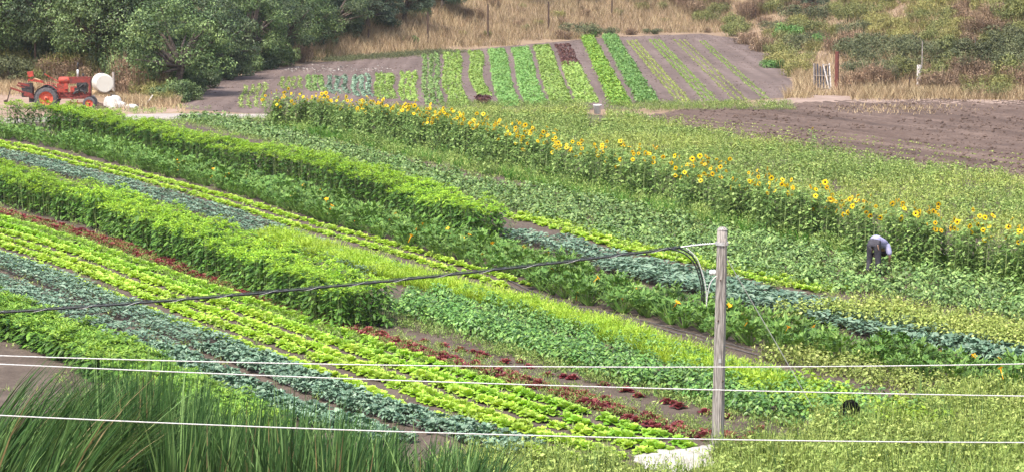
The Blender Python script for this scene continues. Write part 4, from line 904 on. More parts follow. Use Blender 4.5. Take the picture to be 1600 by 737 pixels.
# round the tractor yard
for x, y, sc, kd, lb, sz in [
    (8, 128, 1.15, 'green', 'grey-green sage bush left of the tractor', 1.3), (42, 126, 1.1, 'green', 'sage bush right behind the tractor seat', 1.2), (-30, 130, 1.2, 'green', 'sage bush left of the tractor', 1.3),
    (20, 112, 1.2, 'yellow', 'yellowish bush above the sage bushes', 1.2), (78, 128, 1.1, 'dry', 'brown dry bush behind the tractor bonnet', 1.1), (110, 128, 1.1, 'dry', 'brown dry bush behind the exhaust pipe', 1.1),
    (95, 116, 1.2, 'yellow', 'yellow-green bush above the exhaust pipe', 1.1), (130, 114, 1.2, 'yellow', 'yellow-green bush above the white tank', 1.1), (160, 118, 1.1, 'yellow', 'yellow-green bush under the green tree', 1.0),
    (140, 138, .95, 'dry', 'dry bush behind the white tank', 1.2), (192, 148, 1.05, 'dry', 'tall dry bush right of the white tank', 1.7), (212, 152, 1.0, 'dry', 'dry bush over the white sacks', 1.5),
    (232, 158, .9, 'yellow', 'yellow dry bush under the large round tree', 1.1), (256, 163, .75, 'yellow', 'low yellow bush at the corner of the bare soil', 1.0), (240, 150, 1.0, 'dry', 'brown bush against the large round tree', 1.3),
    (470, 98, .9, 'dry', 'brown bush at the left end of the dry bank', 1.3), (505, 90, .7, 'yellow', 'straw coloured bush at the start of the dry bank', .9),
    (640, 66, .62, 'bright', 'small green bush alone on the dry bank', .8), (905, 60, 1.35, 'green', 'large round bush on the dry bank above the far beds', .95), (918, 58, .8, 'bright', 'bright green sprig bush in front of the round bush', 1.0),
    (948, 58, .9, 'green', 'dark bush beside the round bush', .9), (880, 62, .8, 'dry', 'brown bush at the side of the round bush', .9), (1020, 54, .75, 'green', 'dark low bush at the top end of the seedling lines', .7), (985, 55, .7, 'dry', 'brown bush above the raised green bed', .8)]:
    shrub(kd, x, y, sc, lb, sz)
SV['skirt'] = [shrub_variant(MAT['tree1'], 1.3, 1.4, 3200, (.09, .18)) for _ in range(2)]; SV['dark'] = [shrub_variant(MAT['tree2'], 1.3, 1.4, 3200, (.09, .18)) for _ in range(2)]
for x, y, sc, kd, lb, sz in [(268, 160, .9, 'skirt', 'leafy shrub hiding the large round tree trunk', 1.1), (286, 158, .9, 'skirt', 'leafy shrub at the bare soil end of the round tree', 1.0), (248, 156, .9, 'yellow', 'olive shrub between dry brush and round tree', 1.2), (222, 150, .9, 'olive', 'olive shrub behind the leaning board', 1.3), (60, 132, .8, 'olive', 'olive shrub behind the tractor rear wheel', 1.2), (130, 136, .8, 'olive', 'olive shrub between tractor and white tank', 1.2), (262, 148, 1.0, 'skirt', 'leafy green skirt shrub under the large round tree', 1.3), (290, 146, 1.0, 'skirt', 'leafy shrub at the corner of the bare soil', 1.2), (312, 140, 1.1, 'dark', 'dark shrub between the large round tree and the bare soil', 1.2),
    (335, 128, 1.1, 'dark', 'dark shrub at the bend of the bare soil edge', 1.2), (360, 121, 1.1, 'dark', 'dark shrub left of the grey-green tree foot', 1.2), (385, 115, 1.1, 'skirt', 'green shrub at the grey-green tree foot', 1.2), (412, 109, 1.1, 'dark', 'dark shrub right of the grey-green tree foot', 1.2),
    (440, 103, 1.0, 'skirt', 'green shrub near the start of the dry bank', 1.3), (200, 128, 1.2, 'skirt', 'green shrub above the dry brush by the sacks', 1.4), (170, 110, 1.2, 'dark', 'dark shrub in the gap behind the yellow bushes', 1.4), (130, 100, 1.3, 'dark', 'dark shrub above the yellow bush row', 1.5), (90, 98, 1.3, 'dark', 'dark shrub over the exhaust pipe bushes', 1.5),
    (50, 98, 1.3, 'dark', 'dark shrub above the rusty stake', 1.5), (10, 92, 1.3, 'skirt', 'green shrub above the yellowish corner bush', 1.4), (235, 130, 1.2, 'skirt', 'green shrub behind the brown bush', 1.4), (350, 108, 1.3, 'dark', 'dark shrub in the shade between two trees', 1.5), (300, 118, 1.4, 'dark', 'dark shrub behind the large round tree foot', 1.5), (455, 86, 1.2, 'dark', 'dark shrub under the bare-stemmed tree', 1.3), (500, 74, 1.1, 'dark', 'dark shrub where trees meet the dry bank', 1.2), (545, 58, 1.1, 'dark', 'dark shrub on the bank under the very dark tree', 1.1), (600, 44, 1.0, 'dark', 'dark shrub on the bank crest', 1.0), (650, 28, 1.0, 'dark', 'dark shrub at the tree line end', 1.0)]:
    shrub(kd, x, y, sc, lb, sz)
# brush hill on the right: rows of shrubs up the slope
spots = []
for y, x0, x1, st in ((148, 1340, 1620, 26), (136, 1330, 1640, 27), (122, 1240, 1640, 28), (108, 1225, 1640, 28), (94, 1215, 1640, 29), (80, 1190, 1640, 28), (66, 1170, 1640, 28), (52, 1140, 1640, 28), (38, 1110, 1640, 29), (24, 1090, 1640, 30), (10, 1070, 1640, 30), (-4, 1060, 1640, 32), (-18, 1050, 1640, 34)):
    for x in np.arange(x0, x1, st): spots.append((x + rng.normal(0, 7), y + rng.normal(0, 4)))
DESC = {'olive': 'olive brush shrub', 'green': 'dark green brush shrub', 'dry': 'brown dried brush shrub', 'yellow': 'yellowish brush shrub', 'bright': 'fresh green brush shrub'}
for x, y in spots:
    if 1268 < x < 1330 and y > 92: continue
    if 1300 < x < 1445 and y > 140: continue
    if 1415 < x < 1458 and y > 112: continue
    f = vnoise(np.array([x / 70.]), np.array([y / 26.]))[0]; g = rng.random()
    if y > 128: kd = 'dry' if g < .75 else ('yellow' if g < .9 else 'olive')
    elif 84 < y <= 128 and x > 1320: kd = 'green' if f + g * .5 > .55 else ('olive' if g < .6 else 'dry')
    elif x < 1200: kd = 'dry' if g < .55 else 'olive'
    elif y < 60 and x > 1440: kd = 'dry' if f > .5 and g < .7 else ('olive' if g < .6 else 'yellow')
    else: kd = ('olive', 'olive', 'yellow', 'green', 'dry')[int((f * 1.4 + g * .8) * 2.4) % 5]
    where = 'low on the hill by the track' if y > 120 else 'half way up the brush hill' if y > 60 else 'high on the brush hill'
    shrub(kd, x, y, rng.uniform(.85, 1.25) * (1.1 if kd == 'green' else 1), DESC[kd] + ' ' + where, rng.uniform(.8, 1.1))
for x, y, sc, kd, lb, sz in [(1232, 66, 1.15, 'bright', 'fresh green round bush on the hill above the far field corner', 1.1), (1280, 70, .7, 'bright', 'fresh green bush above the gate', 1.0), (1208, 108, .8, 'bright', 'green bush at the bare field edge', .8)]:
    shrub(kd, x, y, sc, lb, sz)

# dry grass on the banks
def on_slope(x0, x1, y0, y1, n):
    out = []
    xs_ = rng.uniform(x0, x1, 40)
    a = np.array([hit(x, y) for x in np.linspace(x0, x1, 36) for y in np.linspace(y0, y1, 10)])
    i = rng.integers(0, len(a), n); return a[i, :2] + rng.normal(0, .55, (n, 2))
def dry_grass(name, P, h, label, mat='drygrass', w=.03):
    P = P[poly_sd(P, FARF) < -.2]; n = len(P); z = terr(P); mb = MB(); az = rng.random(n) * 6.283
    d = np.stack([np.cos(az) * .3, np.sin(az) * .3, np.ones(n)], -1); b = np.stack([np.cos(az), np.sin(az), 0 * az], -1) * .25
    mb.blades(np.column_stack([P, z]), d, h * rng.uniform(.45, 1.15, n), w, b, 2, None, 0, nrm(np.stack([np.ones(n), rng.normal(0, .5, n), 0 * az], -1)))
    mk(name, mb.mesh(name, [MAT[mat]]), label=label, cat='grass', kind='stuff')
dry_grass('dry_grass', on_slope(455, 1120, 0, 92, 32000), .95, 'tall dry straw grass covering the bank under the fence posts')
for x, y in zip(rng.uniform(520, 1110, 46), rng.uniform(2, 80, 46)):
    if poly_sd(hit(x, y)[None, :2], FARF)[0] > -1.2: continue
    kd = ('dry', 'dry', 'dry', 'yellow', 'olive')[int(rng.integers(5))]; shrub(kd, x, y, rng.uniform(.35, .7), {'dry': 'brown', 'yellow': 'yellowish', 'olive': 'olive'}[kd] + ' dried weed bush amid the straw grass of the bank', rng.uniform(.8, 1.3))
dry_grass('dry_hill_grass', on_slope(1090, 1640, -10, 150, 16000), .9, 'dry grass between the brush on the right hill')
dry_grass('dry_track_grass', np.concatenate([gp(rng.uniform(1330, 1640, 7000), rng.normal(155, 2.5, 7000)), gp(rng.uniform(1225, 1270, 2500), rng.uniform(108, 158, 2500))]), .8, 'blond grass fringe at the foot of the brush hill')
dry_grass('dry_yard_grass', np.concatenate([on_slope(-60, 290, 120, 150, 9000), gp(rng.uniform(180, 290, 3000), rng.normal(164, 4, 3000))]), .55, 'short dry grass round the tractor yard')
dry_grass('straw_litter', gp(rng.normal(1405, 50, 900), rng.normal(174, 3.5, 900)), .3, 'pale straw litter lying on the ploughed soil', w=.05)

# ------------------------------------------------------------------ tractor
def part(mb, name, mat, parent, smooth=False, **k):
    return mk(name, mb.mesh(name, mat if isinstance(mat, list) else [mat], smooth), parent, **k)
tp = gp(108, 171.5)
trac = mk('tractor', None, None, (tp[0], tp[1], .03), R(4), 1.0, 'old faded red farm tractor parked in the yard before the white tank', 'tractor')
def wheel(x, y, r, w, rim, lugs):
    t, q = MB(), MB()
    t.lathe([(r * .6, -w / 2), (r * .86, -w / 2), (r * .97, -w * .36), (r, 0), (r * .97, w * .36), (r * .86, w / 2), (r * .6, w / 2)], 28, 'y')
    if lugs:
        for i in range(18):
            a = i / 18 * 6.283
            for s in (-1, 1):
                c = np.array([math.cos(a + s * .09) * r, s * w * .22, math.sin(a + s * .09) * r]); d = np.array([-math.sin(a), 0, math.cos(a)])
                t.bar(c - d * .03 - np.array([0, s * w * .2, 0]), c + d * .05 + np.array([0, s * w * .2, 0]), .045, .05)
    q.lathe([(r * .61, -w * .45), (r * .58, -w * .42), (r * .5, -w * .12), (r * .2, -w * .05), (r * .17, -w * .4), (0, -w * .42)], 20, 'y')
    q.lathe([(r * .61, w * .45), (r * .5, w * .12), (r * .2, w * .05), (0, w * .06)], 20, 'y')
    wo = part(t, 'wheel', MAT['tyre'], trac, True, loc=(x, y, r)); part(q, 'rim', MAT['orange'], wo, True)
    if rim:
        h = MB(); h.lathe([(.045, -w * .5), (.045, -w * .4)], 10, 'y'); h.box((0, -w * .5, 0), (.07, .01, .07)); part(h, 'hub', MAT['engine'], wo)
for s in (-1, 1): wheel(-1.12, s * .68, .62, .3, True, True); wheel(1.12, s * .62, .335, .15, True, False)
b = MB(); b.lathe([(0, -.32), (.1, -.315), (.185, -.26), (.205, -.1), (.205, .18), (.17, .29), (.08, .32), (0, .325)], 18, 'x', (-.22, 0, 1.52)); part(b, 'fuel_tank', MAT['red'], trac, True)
b = MB(); b.bar((.05, 0, 1.5), (1.06, 0, 1.52), .34, .3); b.bar((.05, 0, 1.68), (1.02, 0, 1.69), .2, .06); part(b, 'hood', MAT['red_dark'], trac)
b = MB(); b.box((1.12, 0, 1.25), (.12, .46, .82)); b.box((1.12, 0, 1.68), (.1, .36, .05)); rad = part(b, 'radiator', MAT['red_dark'], trac)
for k in range(6): g = MB(); g.box((1.19, -.18 + k * .072, 1.25), (.02, .025, .7)); part(g, 'grille_bar', MAT['engine'], rad)
b = MB(); b.box((.72, 0, 1.16), (.56, .36, .5)); b.box((.6, -.2, 1.32), (.3, .06, .12)); b.tube([(.52, -.22, 1.0), (.62, -.28, 1.2), (.8, -.26, 1.34)], .03, 6); b.lathe([(0, -.26), (.09, -.25), (.1, -.19), (0, -.18)], 14, 'y', (.86, 0, 1.3)); b.box((.42, -.16, 1.0), (.2, .14, .3)); part(b, 'engine', MAT['engine'], trac)
b = MB(); b.box((-.32, 0, 1.13), (.56, .36, .46)); b.box((-.1, -.2, 1.22), (.2, .06, .3)); b.box((.28, -.12, 1.05), (.34, .22, .3)); part(b, 'clutch_housing', MAT['red'], trac)
b = MB(); b.bar((-1.2, 0, .8), (1.2, 0, .78), .22, .2); b.bar((-.9, -.22, .62), (1.0, -.24, .6), .06, .1); b.bar((-.9, .22, .62), (1.0, .24, .6), .06, .1); part(b, 'chassis', MAT['red_dark'], trac)
b = MB(); b.tube([(-1.12, -.66, .62), (-1.12, .66, .62)], .07, 8); b.box((-1.12, 0, .72), (.46, .5, .36)); part(b, 'rear_axle', MAT['red_dark'], trac)
b = MB(); b.tube([(1.12, -.6, .335), (1.1, -.5, .55), (1.1, 0, .66), (1.1, .5, .55), (1.12, .6, .335)], .04, 6); part(b, 'front_axle', MAT['engine'], trac)
for s in (-1, 1):                                             # fenders over the rear wheels
    b = MB(); an = np.linspace(R(15), R(165), 12); P = []
    for a in an:
        for yy in (-.19, .19): P.append((-1.12 + math.cos(a) * .74, s * .68 + yy, .62 + math.sin(a) * .74))
    T = []
    for i in range(11): q = i * 2; T += [[q, q + 1, q + 3], [q, q + 3, q + 2]]
    b.add(P, T); b.add(np.array(P) * [1, 1, 1] + [0, 0, -.012], T); part(b, 'fender', [MAT['red']], trac, True)
b = MB(); b.box((-1.72, 0, 1.5), (.8, .5, .07), Matrix.Rotation(R(10), 3, 'Y')); b.box((-1.6, -.1, 1.55), (.5, .3, .06), Matrix.Rotation(R(14), 3, 'Y')); part(b, 'rear_deck', [MAT['red']], trac)
b = MB(); b.box((-1.62, -.12, 1.6), (.34, .25, .04), Matrix.Rotation(R(18), 3, 'Y')); part(b, 'seat_board', MAT['tanwood'], trac)
b = MB(); b.box((-1.98, -.05, 1.87), (.3, .34, .28), Matrix.Rotation(R(-8), 3, 'Y')); b.bar((-2.12, -.05, 1.46), (-2.02, -.05, 1.76), .05, .04); part(b, 'seat_back', MAT['red'], trac)
b = MB(); b.bar((-.55, 0, 1.46), (-1.26, -.02, 1.88), .05, .05); part(b, 'steering_column', MAT['red'], trac)
b = MB(); n = 20; an = np.linspace(0, 2 * math.pi, n); c = np.array([-1.28, -.02, 1.89]); b.tube(np.stack([c[0] + np.cos(an) * .1, c[1] + np.sin(an) * .2, c[2] + np.cos(an) * .17], -1), .014, 6, cap=False); b.bar(c - [.1, 0, .17], c + [.1, 0, .17], .02, .02); b.bar(c - [0, .2, 0], c + [0, .2, 0], .02, .02); part(b, 'steering_wheel', MAT['engine'], trac)
b = MB(); b.tube([(-.95, -.1, 1.2), (-1.05, -.12, 1.72)], .015, 5); b.tube([(-.88, .1, 1.2), (-.92, .1, 1.65)], .015, 5); part(b, 'lever', MAT['red_dark'], trac)
b = MB(); b.tube([(.5, -.05, 1.68), (.5, -.05, 2.1)], .055, 10); ex = part(b, 'exhaust_pipe', MAT['steel'], trac, True)
b = MB(); b.tube([(.5, -.05, 2.1), (.51, -.05, 2.36), (.53, -.05, 2.47)], .05, 10); part(b, 'exhaust_cap', MAT['engine'], ex, True)
b = MB(); b.lathe([(0, -.15), (.1, -.14), (.13, -.05), (.13, .05), (.1, .14), (0, .15)], 14, 'z', (.66, -.1, 1.86)); 
b2 = MB(); b2.lathe([(0, -.1), (.05, -.1), (.07, .05), (.03, .1), (0, .1)], 12, 'z', (.78, .05, 1.78)); part(b2, 'air_cleaner', MAT['engine'], trac, True)
# belly cultivator and rear tool bars
b = MB(); b.bar((-.3, -.5, .95), (.3, -.52, .5), .06, .06); b.bar((.2, -.52, .62), (1.0, -.52, .72), .06, .07); b.bar((.75, -.52, 1.0), (1.05, -.5, .45), .06, .06); b.bar((.3, -.5, .95), (.75, -.5, 1.02), .07, .06); b.bar((.1, -.52, .35), (.9, -.52, .33), .06, .1); b.bar((.3, .5, .5), (.9, .5, .7), .06, .06)
for x in (.15, .5, .85): b.bar((x, -.5, .5), (x - .08, -.5, .1), .05, .04); b.box((x - .06, -.5, .07), (.2, .16, .05))
part(b, 'belly_cultivator', MAT['red_dark'], trac)
b = MB(); an = np.linspace(R(10), R(170), 10); b.tube(np.stack([.62 + np.cos(an) * .3, 0 * an - .54, .78 + np.sin(an) * .24], -1), .05, 6); part(b, 'hydraulic_arch', MAT['engine'], trac)
b = MB(); b.box((-2.15, 0, .92), (.55, .9, .5)); b.box((-2.2, 0, 1.27), (.6, .5, .2)); b.box((-1.85, -.3, .6), (.4, .3, .4)); part(b, 'rear_implement', MAT['engine'], trac)
b = MB(); b.bar((-3.02, -.45, 1.17), (-1.75, -.5, .74), .07, .09); b.bar((-2.7, -.2, 1.3), (-1.9, -.3, 1.0), .06, .08); b.bar((-2.6, -.48, 1.42), (-2.0, -.48, 1.28), .06, .12); b.box((-2.0, -.52, .78), (.62, .06, .24), Matrix.Rotation(R(18), 3, 'Y')); part(b, 'lift_arm', MAT['red_dark'], trac)
b = MB(); b.bar((-2.98, -.45, 1.2), (-3.2, -.46, .45), .06, .06); b.box((-3.26, -.46, .42), (.18, .14, .22), Matrix.Rotation(R(-20), 3, 'Y')); part(b, 'digging_arm', MAT['rust'], trac)

# ------------------------------------------------------------------ tank, sacks, posts, gate, bucket
tk = gp(161, 166.5)
b = MB(); r_ = .5; b.lathe([(0, -.62), (r_ * .9, -.62), (r_ * .97, -.6), (r_, -.56), (r_, -.24), (r_ * 1.02, -.22), (r_ * 1.02, -.18), (r_, -.16), (r_, .16), (r_ * 1.02, .18), (r_ * 1.02, .22), (r_, .24), (r_, .5), (r_ * .9, .6), (0, .62)], 36, 'y', (0, 0, 1.24))
tank = mk('water_tank', None, None, (tk[0], tk[1], .03), R(20), 1, 'white plastic barrel tank lying on a wooden stand', 'water tank'); part(b, 'barrel', MAT['tank'], tank)
b = MB(); b.lathe([(0, 0), (.09, 0), (.09, .05), (0, .05)], 14, 'z', (0, .1, 1.73)); part(b, 'filler_cap', MAT['darkboard'], tank)
stand = mk('tank_stand', None, None, (tk[0], tk[1], .03), R(20), 1, 'tan wooden stand carrying the white tank', 'stand')
for yy in (-.4, .4): b = MB(); b.bar((-.75, yy, .69), (.75, yy, .69), .1, .1); part(b, 'beam', MAT['tanwood'], stand)
for xx in (-.55, .55):
    b = MB(); b.bar((xx * .9, -.5, .77), (xx * .9, .5, .77), .1, .1); part(b, 'cradle_bar', MAT['tanwood'], stand)
    for yy in (-.4, .4): b = MB(); b.box((xx, yy, .32), (.1, .1, .68)); part(b, 'leg', MAT['oldwood'], stand)
def post(x, ytop, ybot, r, mat, name, label, cat='post', lean=0, box=False):
    p = hit(x, ybot); t = at(x, ytop, p[1]); hgt = max(t[2] - p[2], .3)
    b = MB()
    if box: b.box((0, 0, hgt / 2 - .15), (r * 2, r * 2, hgt + .3))
    else: b.tube([(0, 0, -.3), (lean * .5, 0, hgt / 2), (lean, 0, hgt)], [r, r, r * .95], 7)
    return part(b, name, MAT[mat], None, loc=p, label=label, cat=cat, group='posts')
post(178, 113, 152, .085, 'oldwood', 'wooden_post', 'grey wooden post right behind the white tank')
post(56, 61, 118, .07, 'rust', 'fence_post', 'thin rusty stake behind the tractor seat')
post(576, 46, 72, .07, 'rust', 'fence_post', 'rusty fence post near the dark trees on the dry bank')
post(668.5, 19, 68, .07, 'rust', 'fence_post', 'rusty fence post just right of the small lone bush')
post(762.5, 7, 61, .07, 'rust', 'fence_post', 'tall rusty fence post on the open dry bank')
post(857, 3, 50, .07, 'rust', 'fence_post', 'rusty fence post left of the large round bush')
post(956, -6, 30, .07, 'rust', 'fence_post', 'rusty fence post above the large round bush')
post(188, 68, 110, .05, 'whitewood', 'stake', 'white stake poking out of the brush, left of a pair'); post(196, 69, 110, .05, 'whitewood', 'stake', 'white stake poking out of the brush, right of a pair')
post(1435.5, 102, 134, .14, 'whitewood', 'wooden_post', 'thick pale post at the end of the sandy track')
post(1440, 65, 128, .03, 'oldwood', 'pole_stake', 'thin tall stake right behind the thick pale post')
post(1421, 120, 138, .04, 'rust', 'stake', 'short dark stake beside the thick pale post'); post(1523, 58, 92, .03, 'oldwood', 'stake', 'thin grey stake in the dark brush on the hill')
post(1307, 81, 143, .125, 'redwood', 'gate_post', 'thick red-brown post beside the leaning slatted gate')
gpos = hit(1287, 141); gs = 27.
gate = mk('slatted_gate', None, None, gpos, R(6), 1, 'dark slatted gate with a white brace by the red-brown post', 'gate')
for k in range(6):
    b = MB(); x = -.5 + k * .17; b.bar((x, 0, -.1 + rng.uniform(0, .08)), (x - .06, .03, 1.38 + rng.uniform(0, .2)), .1, .03); part(b, 'slat', MAT['darkboard'], gate)
for p, q, nm in (((.42, -.06, .0), (.3, -.05, 1.55), 'brace'), ((.34, -.1, -.05), (-.08, -.06, 1.52), 'brace'), ((-.6, -.05, .1), (-.62, -.05, 1.55), 'frame_bar'), ((-.62, -.06, .16), (.36, -.06, .1), 'frame_bar'), ((-.62, -.06, .85), (.4, -.06, .82), 'frame_bar'), ((-.1, -.06, 1.5), (.32, -.06, 1.46), 'frame_bar')):
    b = MB(); b.bar(p, q, .07, .035); part(b, nm, MAT['whitewood' if nm == 'brace' else 'oldwood'], gate)
bk = gp(933.5, 181)
b = MB(); b.lathe([(0, .0), (.13, 0), (.155, .34), (.168, .345), (.168, .38), (.15, .38), (.145, .3), (0, .3)], 22); bucket = mk('bucket', b.mesh('bucket', [plain('white_bucket_plastic', (.8, .8, .79), (.7, .69, .67), .4)], True), None, (bk[0], bk[1], .1), 0, 1.25, 'white bucket standing in the weeds below the raised green bed', 'bucket')
b = MB(); an = np.linspace(0, math.pi, 10); b.tube(np.stack([np.cos(an) * .165, -np.sin(an) * .12, .34 - np.sin(an) * .1], -1), .006, 5); part(b, 'handle', MAT['steel'], bucket)
def lump(name, p, size, mat, label, cat, seed, z=.03, rot=0, amp=.55):
    bm = bmesh.new(); bmesh.ops.create_icosphere(bm, subdivisions=4, radius=1)
    for v in bm.verts:
        c = v.co; f = 1 + amp * (fbm(np.array([c.x * 1.3 + seed]), np.array([c.y * 1.3 + c.z * 1.7 + seed]), 4)[0] - .5)
        v.co = Vector((c.x * size[0] * f, c.y * size[1] * f, max(c.z, -.35) * size[2] * f + size[2] * .35))
    me = bpy.data.meshes.new(name); bm.to_mesh(me); bm.free(); me.materials.append(MAT[mat])
    for q in me.polygons: q.use_smooth = True
    return mk(name, me, None, (p[0], p[1], z), rot, 1, label, cat)
lump('white_sack', gp(179, 170), (.46, .3, .5), 'white', 'bulky white sack heaped below the white tank', 'sack', 3)
lump('white_sack', gp(168, 169), (.22, .2, .42), 'white', 'narrow white sack leaning between tank stand and bulky sack', 'sack', 8)
lump('white_sack', gp(189, 170), (.28, .22, .26), 'white', 'flat white sack slumped against the bulky sack', 'sack', 13)
lump('white_sheet', gp(206, 171), (.38, .22, .2), 'white', 'crumpled white sheet on the dirt beneath the dry brush', 'sheet', 21)
lump('white_sheet', gp(174, 171), (.13, .12, .12), 'white', 'small white scrap before the bulky sack', 'sheet', 31)
for k, (x, y) in enumerate(((156, 168), (197, 168), (217, 169), (160, 172), (150, 166))): lump('dirt_clod', gp(x, y), (.3, .25, .14), 'rust', 'dark lump of junk lying by the white sacks', 'junk', 40 + k)['group'] = 'junk by the sacks'
q = gp(226, 168); b = MB(); b.bar((0, 0, 0), (.42, .2, .62), .05, .04); part(b, 'leaning_board', MAT['whitewood'], None, loc=(q[0], q[1], .03), label='pale board leaning in the low dry brush', cat='board')
q = gp(1325, 672); lump('black_bag', q, (.26, .3, .4), 'black', 'black bag half hidden among dark leaves by the guy wire', 'bag', 55, .03, amp=1.3)  # near-black lump standing in for deep shade between the leaves
# drip hoses in the bare gaps
for bed, fr, lb in ((bF, 1.32, 'black drip hose on the bare soil under the squash row'), (bF, 1.5, 'second black drip hose on the bare soil strip by the feathery row'), (bL1, 1.06, 'dark drip hose in the gap between the kale beds')):
    P = bed.path(fr, .6); P = P[(P[:, 1] < 92)]
    if bed is bF: P = P[frame_x(P) > 780]
    b = MB(); b.tube(np.column_stack([P + rng.normal(0, .015, P.shape), np.full(len(P), .085)]), .014, 5); part(b, 'drip_hose', MAT['hose'], None, True, label=lb, cat='hose')

# ------------------------------------------------------------------ utility pole, cable and wires
PY = gp(1121, 707)[1]; pb = at(1121, 707, PY); pt = at(1128.5, 359, PY)
pole = mk('utility_pole', None, None, (pb[0], pb[1], 0), 0, 1, 'weathered grey wooden utility pole standing in the near weeds', 'pole')
b = MB(); n = 14; zz = np.linspace(-.5, pt[2], n); fx = (zz - pb[2]) / (pt[2] - pb[2]); dx = pt[0] - pb[0]
b.tube(np.column_stack([dx * fx, 0 * zz, zz]), np.interp(fx, [0, 1], [.122, .097]), 20); b.lathe([(.104, 0), (.06, .05), (0, .055)], 14, 'z', (dx, 0, pt[2])); part(b, 'shaft', MAT['polewood'], pole, True)
for k, (fz, az) in enumerate(((.93, -1.2), (.6, -2.0), (.33, -1.0), (.78, -1.75))):
    b = MB(); zb = pb[2] + (pt[2] - pb[2]) * fz; rr_ = np.interp(fz, [0, 1], [.122, .097]); b.tube([(dx * fz + math.cos(az) * rr_ * .8, math.sin(az) * rr_ * .8, zb), (dx * fz + math.cos(az) * (rr_ + .03), math.sin(az) * (rr_ + .03), zb)], .016, 7); part(b, 'bolt', MAT['rust'], pole)
b = MB(); b.box((dx * .42, -.115, pb[2] + (pt[2] - pb[2]) * .42), (.05, .012, .08)); part(b, 'tag', MAT['steel'], pole)
for k in range(9):
    b = MB(); f0 = rng.uniform(.05, .8); f1 = min(f0 + rng.uniform(.08, .25), .98); az = rng.uniform(-2.6, -.5); P3 = []
    for f in np.linspace(f0, f1, 5): rr_ = np.interp(f, [0, 1], [.122, .097]) - .003; P3.append((dx * f + math.cos(az + rng.normal(0, .03)) * rr_, math.sin(az) * rr_, pb[2] + (pt[2] - pb[2]) * f))
    b.tube(P3, [.001, .005, .006, .005, .001], 5); part(b, 'crack', MAT['bark'], pole)
def onpole(x, y, dY=0): return at(x, y, PY + dY) - np.array([pb[0], pb[1], 0])
def tubep(pts, r, name, mat, parent, k=6, dY=0.):
    from_ = np.array([onpole(x, y, dY) for x, y in pts]); m = len(from_); t = np.linspace(0, m - 1, (m - 1) * 6 + 1)
    S = []
    for tt in t:                                             # Catmull-Rom through the points
        i = min(int(tt), m - 2); f = tt - i; p0, p1, p2, p3 = (from_[max(min(j, m - 1), 0)] for j in (i - 1, i, i + 1, i + 2))
        S.append(.5 * (2 * p1 + (p2 - p0) * f + (2 * p0 - 5 * p1 + 4 * p2 - p3) * f * f + (3 * p1 - p0 - 3 * p2 + p3) * f ** 3))
    b = MB(); b.tube(S, r, k); return part(b, name, MAT[mat], parent, True)
b = MB(); z1 = onpole(1118, 380)[2]; b.lathe([(.108, z1 - .03), (.125, z1 - .03), (.125, z1 + .03), (.108, z1 + .03)], 16, 'z', (dx * .93, 0, 0)); part(b, 'clamp_band', MAT['steel'], pole)
tubep([(1119, 380), (1090, 382.5), (1062, 386)], .013, 'cable_grip', 'steel', pole)
g = MB()
for k in range(9):
    c = onpole(1080 + k * 3.6, 383.2 - k * .35); g.lathe([(.013, -.006), (.026, -.006), (.026, .006), (.013, .006)], 8, 'x', c)
part(g, 'coil_grip', MAT['steel'], pole)
tubep([(1060, 386.5), (1080, 398), (1093, 420), (1099, 448), (1100, 472)], .018, 'drop_cable', 'cable', pole)
tubep([(1045, 387), (1072, 398), (1088, 418), (1096, 448), (1096.5, 470)], .016, 'drop_cable', 'cable', pole, dY=-.06)
tubep([(1072, 387), (1088, 402), (1097, 425), (1103, 450), (1104, 479)], .011, 'drop_wire', 'wire', pole, dY=-.1)
tubep([(1104, 472), (1107, 452), (1111, 440), (1117, 433), (1120, 431)], .011, 'drop_wire', 'wire', pole, dY=-.1)
b = MB(); c = onpole(1113.5, 425); b.lathe([(0, -.06), (.04, -.06), (.055, -.02), (.035, 0), (.055, .02), (.04, .06), (0, .06)], 14, 'x', c); b.tube([c, c + np.array([.1, 0, .0])], .015, 6); part(b, 'insulator', MAT['porcelain'], pole, True)
tubep([(1133, 372), (1132, 440), (1130, 520), (1127, 620), (1125, 695)], .008, 'ground_wire', 'oldwood', pole, dY=-.12)
ga = gp(1290, 664); s0 = onpole(1136, 404); b = MB(); e1 = np.array([ga[0] - pb[0], ga[1] - pb[1], .0]); b.tube([s0, s0 * .5 + e1 * .5 + [0, 0, -.03], e1 - [0, 0, .1]], .009, 6); part(b, 'guy_wire', MAT['porcelain'], pole)
# thick aerial cable leaving to the left
cp = [at(1063, 386.5, PY), at(930, 403, PY - .3), at(800, 418.5, PY - .6), at(600, 439, PY - 1.1), at(400, 458.5, PY - 1.6), at(200, 474, PY - 2.1), at(0, 487.5, PY - 2.6), at(-300, 503, PY - 3.4), at(-900, 512, PY - 4.9), at(-2200, 460, PY - 8.)]
cp = np.array(cp); t = np.linspace(0, 1, 240); tk_ = np.cumsum(np.r_[0, np.linalg.norm(np.diff(cp, axis=0), axis=1)]); tk_ /= tk_[-1]
pf = [np.polyfit(tk_, cp[:, i], 5) for i in range(3)]; cpath = np.stack([np.polyval(p, t) for p in pf], -1); cpath += (cp[0] - cpath[0]) * (1 - t[:, None]) ** 6
cab = mk('aerial_cable', None, None, (0, 0, 0), 0, 1, 'thick black lashed cable sagging leftwards from the utility pole', 'cable')
b = MB(); b.tube(cpath, .022, 8); part(b, 'sheath', MAT['cable'], cab, True)
an = np.linspace(0, 240 * 1.1, len(cpath) * 6); tt = np.linspace(0, 1, len(an)); hp = np.stack([np.interp(tt, t, cpath[:, i]) for i in range(3)], -1); hp[:, 1] += np.cos(an) * .03; hp[:, 2] += np.sin(an) * .03
